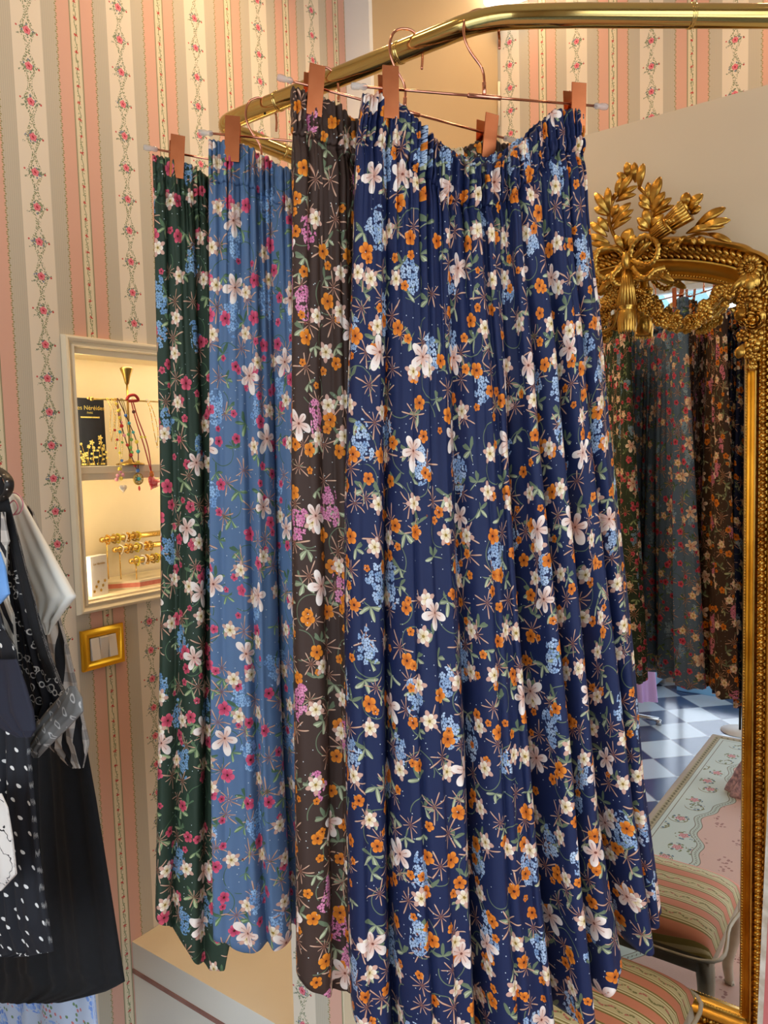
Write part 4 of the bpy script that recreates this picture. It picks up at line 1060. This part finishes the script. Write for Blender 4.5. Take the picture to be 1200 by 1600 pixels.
def f_stripe(nt, u, v):
    a = (u*(2*PI/.042)).sin(); c = mixc(nt, a > .25, rgb(206, 196, 184), rgb(20, 20, 24)); h = ((v*(2*PI/.05)).sin() > .45)
    return mixc(nt, h*(a < .25)*.45, c, rgb(90, 90, 96))
def f_ging(nt, u, v):
    a = ((u+v*.6)*(2*PI/.022)).sin() > .1; return mixc(nt, a, rgb(214, 206, 192), rgb(28, 28, 34))
def f_blfl(nt, u, v):
    base = S(nt, nt.nodes.new('ShaderNodeRGB').outputs[0]); base.k.default_value = rgb(188, 200, 220); col = base
    d, (r, g, b), px, py = voro(nt, comb(nt, u, v), 14, .8); z = (d < .42)*(r > .35)
    d2, (r2, g2, b2), qx, qy = voro(nt, comb(nt, u, v), 95, .9)
    col = mixc(nt, z*(d2 < .5), col, mixc(nt, r2, rgb(90, 130, 210), rgb(160, 190, 236)))
    col = mixc(nt, (d > .5)*(d2 < .36)*(g2 > .6), col, mixc(nt, r2 > .5, rgb(110, 140, 96), rgb(206, 120, 120))); return col
def f_graf(nt, u, v):
    n1 = noise(nt, comb(nt, u, v), 26, 3); return mixc(nt, (n1-.5).abs() < .012, rgb(232, 224, 214), rgb(40, 36, 36))
G_DOTS = uvmat('black_polka_dot_cloth', f_dots); G_BAND = uvmat('black_bandana_cloth', f_band); G_STR = uvmat('black_white_stripe_cloth', f_stripe); G_GING = uvmat('bold_gingham_cloth', f_ging)
G_BLFL = uvmat('pale_blue_rose_cloth', f_blfl); G_GRAF = uvmat('white_sketch_print_cloth', f_graf)
G_BLACK = mottled('black_crepe', rgb(12, 12, 14), rgb(18, 18, 21), 60, .9); G_WHITE = mottled('white_organza', rgb(248, 244, 232), rgb(240, 236, 222), 14, .6); bsdf(G_WHITE).inputs['Alpha'].default_value = .94
G_BLUE = mottled('sky_blue_cotton', rgb(120, 168, 226), rgb(104, 154, 216), 20, .8); G_CUFF = uvmat('grey_reverse_bandana_cloth', lambda nt, u, v: mixc(nt, (((u.pp(.02))*(u.pp(.02))+((v+u*.5).pp(.034))*((v+u*.5).pp(.034))).sqrt()-.0052).abs() < .0014, rgb(118, 116, 112), rgb(196, 192, 186)))
G_NAVYB = mottled('ink_cotton_with_blush_marks', rgb(34, 36, 52), rgb(34, 36, 52), 20, .8)
M_RACK = mat('chrome_rack_tube', rgb(190, 190, 192), .15, 1.0)
def puff(rows, Y, thick, material, folds=3, famp=.008, seed=0, nc=60, name='cloth', parent=None, base=(0,0,0)):
    """closed garment piece between its left and right outline at each height"""
    rs = np.random.default_rng(seed); rows = sorted(rows, key=lambda r: r[0]); ys = np.array([r[0] for r in rows], float); yy = np.linspace(ys[0], ys[-1], 70)
    xl = np.interp(yy, ys, [r[1] for r in rows]); xr = np.interp(yy, ys, [r[2] for r in rows]); R = len(yy)
    P = np.zeros((R, 2*nc, 3)); UV = np.zeros((R, 2*nc+1, 2)); ph = rs.random(4)*6.28
    for i in range(R):
        a = atY(xl[i], yy[i], Y); b = atY(xr[i], yy[i], Y); q = i/(R-1); wdt = abs(b[0]-a[0])
        for j in range(2*nc):
            f_ = j < nc; t_ = (j/nc) if f_ else 1-(j-nc)/nc; t_ = np.clip(t_, 0, 1); e = math.sqrt(max(0, 1-(2*t_-1)**2))
            p = a*(1-t_)+b*t_
            dy = thick*min(1, .35+q*1.2)*e*(min(1, wdt/.06)) + famp*min(1, q*2+.15)*e*sum(math.sin(2*PI*folds*(k_*.7+.6)*t_+ph[k_]+q*(k_-1)) for k_ in range(3))*.5
            dy *= min(1.0, 6*(1-q)+.25) if q > .9 else 1
            P[i, j] = p + np.array([0, -dy if f_ else max(dy*.4, .001), 0])
            UV[i, j] = (b[0]-(b[0]-a[0])*(1-t_) + (0 if f_ else .37), p[2])
        UV[i, 2*nc] = UV[i, 0]
    o = surf(name, P, UV, material, parent, base); return o
RX0 = -1.50
t = thing('clothes_rack', 'chrome clothes rack carrying the dark clothes by the left wall', 'clothes rack', (RX0, .1, 0)); TB = t.location.copy()
MB().tube([(RX0, -.62, 1.66), (RX0, .70, 1.66)], .0125, 16).build('rail', M_RACK, t, base=TB)
for y in (-.60, .68):
    MB().tube([(RX0, y, .03), (RX0, y, 1.66)], .0125, 14).build('upright', M_RACK, t, base=TB)
    MB().tube([(RX0-.2, y, .03), (RX0+.2, y, .03)], .0125, 14).tube([(RX0-.2, y, .0), (RX0-.2, y, .03)], .016, 12).tube([(RX0+.2, y, .0), (RX0+.2, y, .03)], .016, 12).build('foot', M_RACK, t, base=TB)
def garment(name, label, cat, Y, parts, hooky=None):
    base = atY(parts[0][0][0][1], parts[0][0][0][0], Y)
    t = thing(name, label, cat, tuple(base))
    for k_, (rows, material, thick, folds, amp, pn, dY) in enumerate(parts): puff(rows, Y+dY, thick, material, folds, amp, seed=k_*7+len(label), name=pn, parent=t, base=base)
    return t
# every garment hangs in its own plane, nearer ones further from the wallpaper corner
garment('floral_dress', 'pale blue floral dress showing only below the black skirt at left', 'dress', .845, [([(1380, -30, 120), (1550, -20, 148), (1700, -30, 162)], G_BLFL, .014, 3, .006, 'skirt_part', 0)])
garment('long_skirt', 'plain long black skirt on the rack, lowest hem beside the wallpaper', 'skirt', .800, [([(1010, 0, 92), (1060, 0, 108), (1150, -5, 132), (1250, -10, 150), (1400, -12, 174), (1535, -14, 195), (1552, -14, 160), (1566, -14, 100)], G_BLACK, .020, 4, .010, 'skirt_panel', 0),
    ([(1000, 10, 60), (1012, 4, 92)], G_BLACK, .012, 2, .002, 'waistband', 0)])
t = garment('plaid_shirt', 'black and white plaid shirt behind the white blouse', 'shirt', .765, [([(776, 26, 34), (800, 26, 52), (832, 26, 64), (900, 30, 76), (960, 40, 92), (1000, 50, 104), (1060, 50, 118), (1110, 60, 128), (1160, 70, 140), (1200, 110, 130)], G_STR, .012, 3, .005, 'shirt_body', 0)])
garment('white_blouse', 'sheer white blouse with wide short sleeve on the rack', 'blouse', .730, [
    ([(768, 6, 20), (780, 4, 34), (830, 6, 62), (880, 20, 90), (932, 40, 119), (950, 52, 104), (975, 62, 86), (992, 68, 76)], G_WHITE, .016, 2, .004, 'sleeve', 0),
    ([(768, -20, 14), (900, -20, 40), (1100, -20, 60)], G_WHITE, .010, 3, .004, 'bodice', .012)])
garment('tunic', 'black bandana print tunic with turned grey cuff and black facing', 'tunic', .690, [
    ([(765, -12, 8), (800, -6, 18), (850, 6, 32), (900, 16, 44), (960, 26, 60), (1020, 30, 78), (1068, 32, 96), (1092, 34, 108), (1130, 38, 84), (1165, 42, 60)], G_BAND, .014, 3, .004, 'tunic_body', 0),
    ([(745, -14, 2), (775, -12, 12), (820, 8, 22), (870, 22, 34), (930, 36, 50), (1000, 54, 66), (1060, 74, 86)], G_BLACK, .010, 1, .001, 'front_facing', -.020),
    ([(1072, 108, 118), (1090, 92, 128), (1112, 72, 130), (1140, 52, 104), (1165, 42, 78), (1184, 52, 60)], G_CUFF, .012, 2, .002, 'turned_cuff', -.024)])
garment('shawl_blouse', 'bold gingham blouse, narrow strip left of the bandana tunic', 'blouse', .655, [([(800, -20, 8), (850, -20, 12), (930, -20, 10), (960, -20, 22), (1030, -20, 28)], G_GING, .008, 2, .003, 'blouse_body', 0)])
garment('polka_dot_dress', 'black polka dot dress with small white dots at the left edge', 'dress', .625, [
    ([(985, -40, 8), (1010, -40, 24), (1080, -40, 36), (1160, -40, 46), (1300, -40, 58), (1400, -40, 70), (1488, -40, 84), (1494, -38, 44)], G_DOTS, .018, 4, .008, 'dress_skirt', 0),
    ([(940, -30, -4), (985, -40, 8)], G_DOTS, .010, 2, .002, 'dress_bodice', 0)])
garment('printed_top', 'ink blue top with a pale pink bird print over the polka dots', 'top', .590, [([(1030, -30, 26), (1070, -30, 40), (1110, -30, 52), (1140, 10, 56), (1152, 26, 48)], G_NAVYB, .010, 2, .003, 'top_body', 0)])
garment('graphic_shirt', 'white shirt with black sketch print hanging at the left edge', 'shirt', .560, [([(1240, -40, 2), (1262, -40, 12), (1310, -40, 20), (1366, -40, 26), (1392, -40, 2)], G_GRAF, .008, 2, .003, 'shirt_body', 0)])
garment('blue_shirt', 'sky blue shirt corner at the left edge of the rack', 'shirt', .540, [([(862, -30, 0), (885, -30, 8), (928, -30, 15), (944, -30, 0)], G_BLUE, .008, 1, .002, 'shirt_sleeve', 0)])
garment('sleeveless_vest', 'black top with white vertical stripes at the left edge', 'top', .575, [([(800, -30, 2), (812, -30, 8), (846, -30, 15), (852, -30, 12)], G_STR, .006, 1, .002, 'top_body', 0)])
# studded strap and pink hanging loops
t = thing('studded_belt', 'black studded strap curled over the hangers at the left edge', 'belt', tuple(atY(8, 760, .66))); TB = t.location.copy()
pts = catmull([atY(x, y, .66) for x, y in ((-14, 728), (4, 738), (14, 752), (12, 770), (0, 782), (-14, 786))], 6)
MB().tube(pts, .0085, 12, flat=(1.0, .35), up=(0, 1, 0)).build('strap', mottled('black_leather', rgb(26, 22, 20), rgb(44, 36, 30), 40, .4), t, base=TB)
for p in pts[8:26:4]: MB().ball(p+np.array([.002, -.004, 0]), .0022, 8, 6).build('stud', M_STEEL, t, base=TB)
o = MB().tube(catmull([atY(x, y, .70) for x, y in ((12, 778), (18, 770), (30, 774), (36, 788), (30, 802), (18, 804))], 6), .0012, 8).tube(catmull([atY(x, y, .70) for x, y in ((12, 790), (22, 782), (28, 794), (20, 806))], 6), .0012, 8).build('hanging_loop', mat('pink_satin_ribbon', rgb(232, 150, 160), .4), None, tuple(atY(20, 790, .70)))
one(o, tuple(atY(20, 790, .70))); tag(o, 'pink satin hanging loops on the shoulder of the white blouse', 'ribbon')

# ------------------------------------------------------------------ striped stool in front of the mirror
def f_stool(nt, u, v):
    a = v.pp(.082); aa = a.abs()
    c = mixc(nt, aa < .0140, rgb(206, 192, 142), rgb(214, 136, 104))
    c = mixc(nt, ((aa-.0165).abs() < .0024), c, rgb(136, 118, 56))
    c = mixc(nt, ((aa-.0205).abs() < .0014), c, rgb(228, 216, 172))
    c = mixc(nt, ((aa-.0250).abs() < .0018), c, rgb(150, 134, 74))
    c = mixc(nt, ((aa-.0280).abs() < .0010), c, rgb(232, 222, 182))
    d, (r, g, b), px, py = voro(nt, comb(nt, u, v), 170, .9)
    k = (aa > .0300)
    wave = ((v.pp(.041)*0 + (v+.041).pp(.082)) - (u*(2*PI/.045)).sin()*.0045).abs()
    c = mixc(nt, k*(wave < .0030)*(d < .55), c, mixc(nt, r > .6, rgb(128, 122, 70), rgb(190, 110, 96)))
    return c
M_STOOL = uvmat('striped_brocade', f_stool, .7)
M_CREAMWOOD = mottled('grey_cream_carved_wood', rgb(214, 204, 182), rgb(186, 174, 150), 14, .55)
SX0, SX1, SY0, SY1, SH = -.93, -.452, 1.445, 1.822, .352
t = thing('striped_footstool', 'low cream wood footstool with salmon and olive striped seat before the mirror', 'stool', ((SX0+SX1)/2, (SY0+SY1)/2, 0)); TB = t.location.copy()
n1, n2 = 44, 36; P = []; UV = []
for i in range(n1+1):
    a = -1+2*i/n1; row = []; ru = []
    for j in range(n2+1):
        b_ = -1+2*j/n2; x = (SX0+SX1)/2+a*(SX1-SX0)/2; y = (SY0+SY1)/2+b_*(SY1-SY0)/2
        e = (max(0, 1-abs(a)**5)*max(0, 1-abs(b_)**5))**.5
        bow = 1-.03*(1-b_*b_)*0
        row.append((x, y, SH-.062+.062*min(1, e*1.02)**.8)); ru.append((x*bow, y + .010*a*a))
    P.append(row); UV.append(ru)
surf('seat_cushion', np.array(P), np.array(UV), M_STOOL, t, TB, closed=False)
w = MB().box((SX0+.006, SY0+.006, SH-.115), (SX1-.006, SY1-.006, SH-.058)); w.build('apron', M_CREAMWOOD, t, base=TB, smooth=False, bevel=.006)
e_ = .003; P = catmull([(SX0-e_, SY0-e_, 0), (SX0-e_, (SY0+SY1)/2, .010), (SX0-e_, SY1+e_, 0), ((SX0+SX1)/2, SY1+e_, .012), (SX1+e_, SY1+e_, 0), (SX1+e_, (SY0+SY1)/2, .010), (SX1+e_, SY0-e_, 0), ((SX0+SX1)/2, SY0-e_, .012)], 6, True)
MB().tube([(p[0], p[1], SH-.062-p[2]) for p in P], .0050, 10, closed=True).build('piping', M_CREAMWOOD, t, base=TB)
for (x, y) in ((SX0+.03, SY0+.03), (SX1-.03, SY0+.03), (SX1-.03, SY1-.03), (SX0+.03, SY1-.03)):
    dx = 1 if x > (SX0+SX1)/2 else -1; dy = 1 if y > (SY0+SY1)/2 else -1
    MB().tube(catmull([(x, y, SH-.07), (x+dx*.010, y+dy*.008, SH-.12), (x+dx*.010, y+dy*.008, SH-.19), (x-dx*.004, y-dy*.003, .08), (x, y, .02), (x, y, .0125)], 6), np.interp(np.linspace(0, 1, 31), [0, .2, .5, .8, 1], [.026, .024, .018, .012, .016]), 14).build('leg', M_CREAMWOOD, t, base=TB)

# ------------------------------------------------------------------ rug
def rugmat():
    mt = mat('aubusson_rug', rgb(200, 210, 200), .95); nt = mt.node_tree; b = bsdf(mt)
    X = sep(nt, coord(nt, 'Object')); x, y = X[0], X[1]     # object origin is the left front corner
    ex = x; ey = y
    d = ex.min(ey)
    fld, pinkc, bord, line, olive = rgb(206, 216, 206), rgb(224, 186, 170), rgb(186, 170, 152), rgb(128, 116, 96), rgb(142, 134, 96)
    col = mixc(nt, d < .022, fld, bord)
    sc = ((d-.034) - ((y+x)*(2*PI/.030)).sin()*.004).abs()
    col = mixc(nt, (d > .022)*(d < .048), col, rgb(178, 166, 134)); col = mixc(nt, sc < .0035, col, rgb(112, 104, 76))
    for dd in (.050, .070): col = mixc(nt, (d-dd).abs() < .0016, col, line)
    # inner pink medallion with a scalloped aqua ribbon around it
    wob = ((y*(2*PI/.62)).sin()*.035) + ((y*(2*PI/.155)).sin()*.010)
    r_ = x - (wob + .215)
    col = mixc(nt, r_ > 0, col, pinkc)
    col = mixc(nt, (r_-.012).abs() < .014, col, rgb(196, 206, 192)); col = mixc(nt, ((r_-.012).abs()-.014).abs() < .0016, col, line)
    zz = (r_-.012 - ((y*(2*PI/.014)).sin()*.003)).abs(); col = mixc(nt, zz < .0016, col, rgb(120, 112, 100))
    # bouquets in the aqua border
    dv, (r, g, bb), px, py = voro(nt, comb(nt, x, y), 8.5, .6); lx = x-px; ly = y-py; rad = (lx*lx+ly*ly).sqrt(); an = ly.atan2(lx)
    inb = (d > .076)*(r_ < -.004)
    pet = (an*5+r*9).sin()*.004+.019
    d2, (r2, g2, b2), qx, qy = voro(nt, comb(nt, x, y), 70, .9)
    col = mixc(nt, inb*((rad-.026).abs() < .010)*(d2 < .42)*(r2 > .35), col, mixc(nt, g2 > .7, rgb(130, 136, 96), rgb(96, 122, 140)))
    col = mixc(nt, inb*(rad < pet)*(g > .25), col, mixc(nt, (rad*700+an*2).sin() > 0, rgb(196, 120, 128), rgb(226, 178, 172)))
    scr = (rad-(an*.9+3.4)*.0085).abs() < .0022
    col = mixc(nt, inb*scr*(g < .5)*(rad < .05), col, olive)
    col = mixc(nt, (r_ > .03)*(dv < .24)*(d2 < .4)*(r2 > .5), col, rgb(176, 130, 120))
    nt.links.new(col.k, b.inputs['Base Color'])
    bn = nt.nodes.new('ShaderNodeBump'); bn.inputs['Strength'].default_value = .4; bn.inputs['Distance'].default_value = .002
    nt.links.new(noise(nt, coord(nt, 'Object'), 300, 2).k, bn.inputs['Height']); nt.links.new(bn.outputs[0], b.inputs['Normal']); return mt
RG = (-1.005, -.588, 0)
o = MB().box((RG[0], RG[1], 0), (.75, 1.79, .009)).build('floral_rug', rugmat(), None, RG, smooth=False, bevel=.003); one(o, RG)
tag(o, 'pale aqua and pink floral rug with scrolled border on the checker floor', 'rug')

# ------------------------------------------------------------------ things seen only in the mirror or at the right edge
t = thing('painted_board', 'worn pink painted board with chipped white edge leaning at the right of the mirror', 'board', (-.2, 1.6, 0)); TB = t.location.copy()
def slab(x0, x1, name, material):
    return MB().add([(x0-.0285, 1.59, .0095), (x1-.0285, 1.59, .0095), (x1-.0285, 1.61, .0095), (x0-.0285, 1.61, .0095), (x0, 1.59, .93), (x1, 1.59, .93), (x1, 1.61, .93), (x0, 1.61, .93)], [(0,3,2,1),(4,5,6,7),(0,1,5,4),(1,2,6,5),(2,3,7,6),(3,0,4,7)]).build(name, material, t, base=TB, smooth=False)
slab(-.2625, -.2525, 'chipped_edge', mottled('chipped_white_paint', rgb(222, 214, 198), rgb(186, 172, 150), 40, .7))
slab(-.2524, -.10, 'panel', mottled('worn_pink_paint', rgb(196, 100, 98), rgb(206, 116, 112), 5, .7))
def lathe_one(name, label, cat, loc, prof, material, seg=28):
    return tag(one(MB().lathe((0, 0, 0), prof, seg).build(name, material), loc), label, cat)
t = thing('garment_stand', 'thin black garment stand pole reflected at the right of the mirror', 'stand', (-.893, -.73, 0)); TB = t.location.copy()
MB().tube([(-.893, -.73, .01), (-.893, -.73, 1.3)], .0065, 10).build('pole', M_BLACKMETAL, t, base=TB)
MB().lathe((-.893, -.73, 0), [(.0, 0), (.10, 0), (.10, .005), (.0, .010)], 28).build('base', M_WHITE, t, base=TB)
lathe_one('floor_vase', 'slim beige floor vase reflected behind the black pole', 'vase', (-.90, -1.02, 0), [(0, 0), (.032, 0), (.040, .04), (.040, .14), (.030, .20), (.018, .24), (.022, .26), (.018, .262)], mottled('beige_ceramic', rgb(216, 200, 172), rgb(206, 190, 160), 8, .4))
w = MB(); rs_ = random.Random(5)
P = []
for i in range(26):
    q = i/25; P.append([((.11-.075*q+.010*math.sin(9*a+i*.2))*math.cos(a), (.11-.075*q+.010*math.sin(9*a+i*.2))*math.sin(a), .15*q**.8) for a in np.linspace(0, 2*PI, 90, endpoint=False)])
w.grid(np.array(P), True, True); P = atZ(1158, 1222, .05); P[1] = 2*GY-P[1]
tag(one(w.build('fabric_heap', mottled('pink_speckled_fabric', rgb(240, 196, 196), rgb(150, 120, 130), 60, .8)), (P[0]+.05, P[1], .009)), 'crumpled pink speckled fabric heap on the rug in the mirror', 'fabric')
# cabinet and clothes along the left wall near the shop window (mirror only)
t = thing('white_cabinet', 'tall white cabinet with pale blue drawers reflected left in the mirror', 'cabinet', (-1.66, -1.30, 0)); TB = t.location.copy()
cx0, cx1, cy0, cy1 = -1.795, -1.50, -1.435, -1.08
MB().box((cx0, cy0, 0), (cx0+.02, cy1, 2.30)).box((cx0, cy0, 0), (cx1, cy0+.02, 2.30)).box((cx0, cy1-.02, 0), (cx1, cy1, 1.02)).box((cx0, cy0, 1.0), (cx1, cy1, 1.03)).box((cx0, cy0, 1.80), (cx1, cy1, 1.83)).box((cx0, cy0, 1.50), (cx1, cy1, 1.52)).build('carcass', M_WHITE, t, base=TB, smooth=False)
MB().box((cx0+.02, cy0+.02, 1.835), (cx1+.004, cy1, 1.965)).build('drawer', mottled('pale_blue_paint', rgb(160, 196, 226), rgb(150, 188, 220), 5, .5), t, base=TB, smooth=False, bevel=.004)
MB().box((cx0+.02, cy0+.02, .04), (cx1+.004, cy1-.02, .98)).build('drawer', mottled('pale_blue_paint', None, None, 5), t, base=TB, smooth=False, bevel=.004)
MB().box((cx0+.0, cy0, 2.0), (cx0+.10, cy1-.10, 2.3)).build('side_panel', M_PANEL, t, base=TB, smooth=False)
w = MB(); c = np.array([cx1-.10, -1.20, 2.02])
for s_ in (-1, 1): w.tube(catmull([c, c+np.array([.02, s_*.05, .045]), c+np.array([.01, s_*.09, .01]), c+np.array([.02, s_*.05, -.02]), c], 6), .014, 10, flat=(.4, 1))
w.ball(c, .016)
for s_ in (-1, 1): w.tube(catmull([c, c+np.array([.02, s_*.03, -.03]), c+np.array([.0, s_*.06, -.05])], 6), .010, 8, flat=(.3, 1))
o = w.build('ribbon_bow', mat('pink_grosgrain', rgb(240, 150, 178), .6), None, tuple(c)); one(o, tuple(c)); tag(o, 'pink ribbon bow on top of the pale blue drawer in the mirror', 'bow')
tag(one(MB().box((-.012, -.06, 0), (.012, .06, .13)).build('greeting_card_box', mottled('pale_pink_card', rgb(232, 226, 232), rgb(232, 180, 196), 18, .5), smooth=False, bevel=.002), (cx1-.16, -1.19, 1.966)), 'pale printed card box behind the pink bow in the mirror', 'box')
def hangdress(name, label, cat, x, y, zt, zb, r0, r1, material, seed):
    rs = np.random.default_rng(seed); R, Cn = 40, 90; P = np.zeros((R, Cn, 3)); UV = np.zeros((R, Cn+1, 2)); ph = rs.random()*6
    for i in range(R):
        q = i/(R-1)
        for j in range(Cn):
            a = 2*PI*j/Cn; rr = (r0+(r1-r0)*q**.7)*(1+.10*q*math.sin(9*a+ph)+.05*q*math.sin(17*a)); P[i, j] = (rr*1.3*math.cos(a), rr*.5*math.sin(a), (zt-zb)*(1-q))
            UV[i, j] = (j*.01, q)
        UV[i, Cn] = (Cn*.01, q)
    o = surf(name, P, UV, material); o.location = (x, y, zb); return tag(o, label, cat)
hangdress('tulle_dress', 'long white to lilac tulle dress on the rack, seen in the mirror', 'dress', -1.50, -.52, 1.60, .16, .05, .15, uvmat('white_to_lilac_tulle', lambda nt, u, v: mixc(nt, (v-.62).max(0.0)*9.0 > 1.0, rgb(222, 230, 238), rgb(206, 172, 226))), 3)
hangdress('pink_blouse', 'short pink ruffled blouse on the rack, seen in the mirror', 'blouse', -1.50, -.36, 1.60, 1.30, .05, .13, mottled('pink_voile', rgb(242, 196, 200), rgb(232, 168, 176), 12, .7), 4)
# ledge of the shop window display
o = MB().box((-1.39, FY+.001, 0), (1.55, FY+.16, .11)).build('window_ledge', mottled('glossy_pale_blue_ledge', rgb(120, 190, 238), rgb(150, 206, 240), 3, .12), None, (0, FY+.08, 0), smooth=False, bevel=.004); one(o, (0, FY+.08, 0))
tag(o, 'low glossy pale blue ledge under the shop window', 'ledge')
# cables of the recess: small brass hook and white cord beside the beige panel
o = MB().tube(catmull([(-1.392, 2.725, 3.18), (-1.392, 2.705, 3.178), (-1.384, 2.695, 3.165), (-1.372, 2.70, 3.172)], 5), .006, 10).build('wall_hook', M_BRASS, None, (-1.392, 2.728, 3.18)); one(o, (-1.392, 2.728, 3.18)); tag(o, 'small brass hook beside the beige panel in the recess', 'hook')
o = MB().tube([(-1.398, 2.718, 2.83), (-1.396, 2.718, 2.99)], .005, 10).build('pull_bar', M_IVORY, None, (-1.398, 2.722, 2.83)); one(o, (-1.398, 2.722, 2.83)); tag(o, 'slim ivory pull bar on the edge of the beige panel', 'handle')
e = mat('white_box_glow', rgb(255, 250, 240), .4); bsdf(e).inputs['Emission Color'].default_value = (1, .93, .82, 1); bsdf(e).inputs['Emission Strength'].default_value = 4  # glowing box put in for a bright white patch above the rail
t = thing('glow_box', 'glowing white box added as a bright patch above the brass rail in the recess', 'lamp', (-1.33, BY, 3.27))
MB().box((-.075, -.02, -.02), (.075, -.001, .12)).build('back_plate', M_WHITE, t, smooth=False); MB().box((-.082, -.10, -.035), (.082, -.02, .13)).build('glow_front', e, t, smooth=False, bevel=.01)
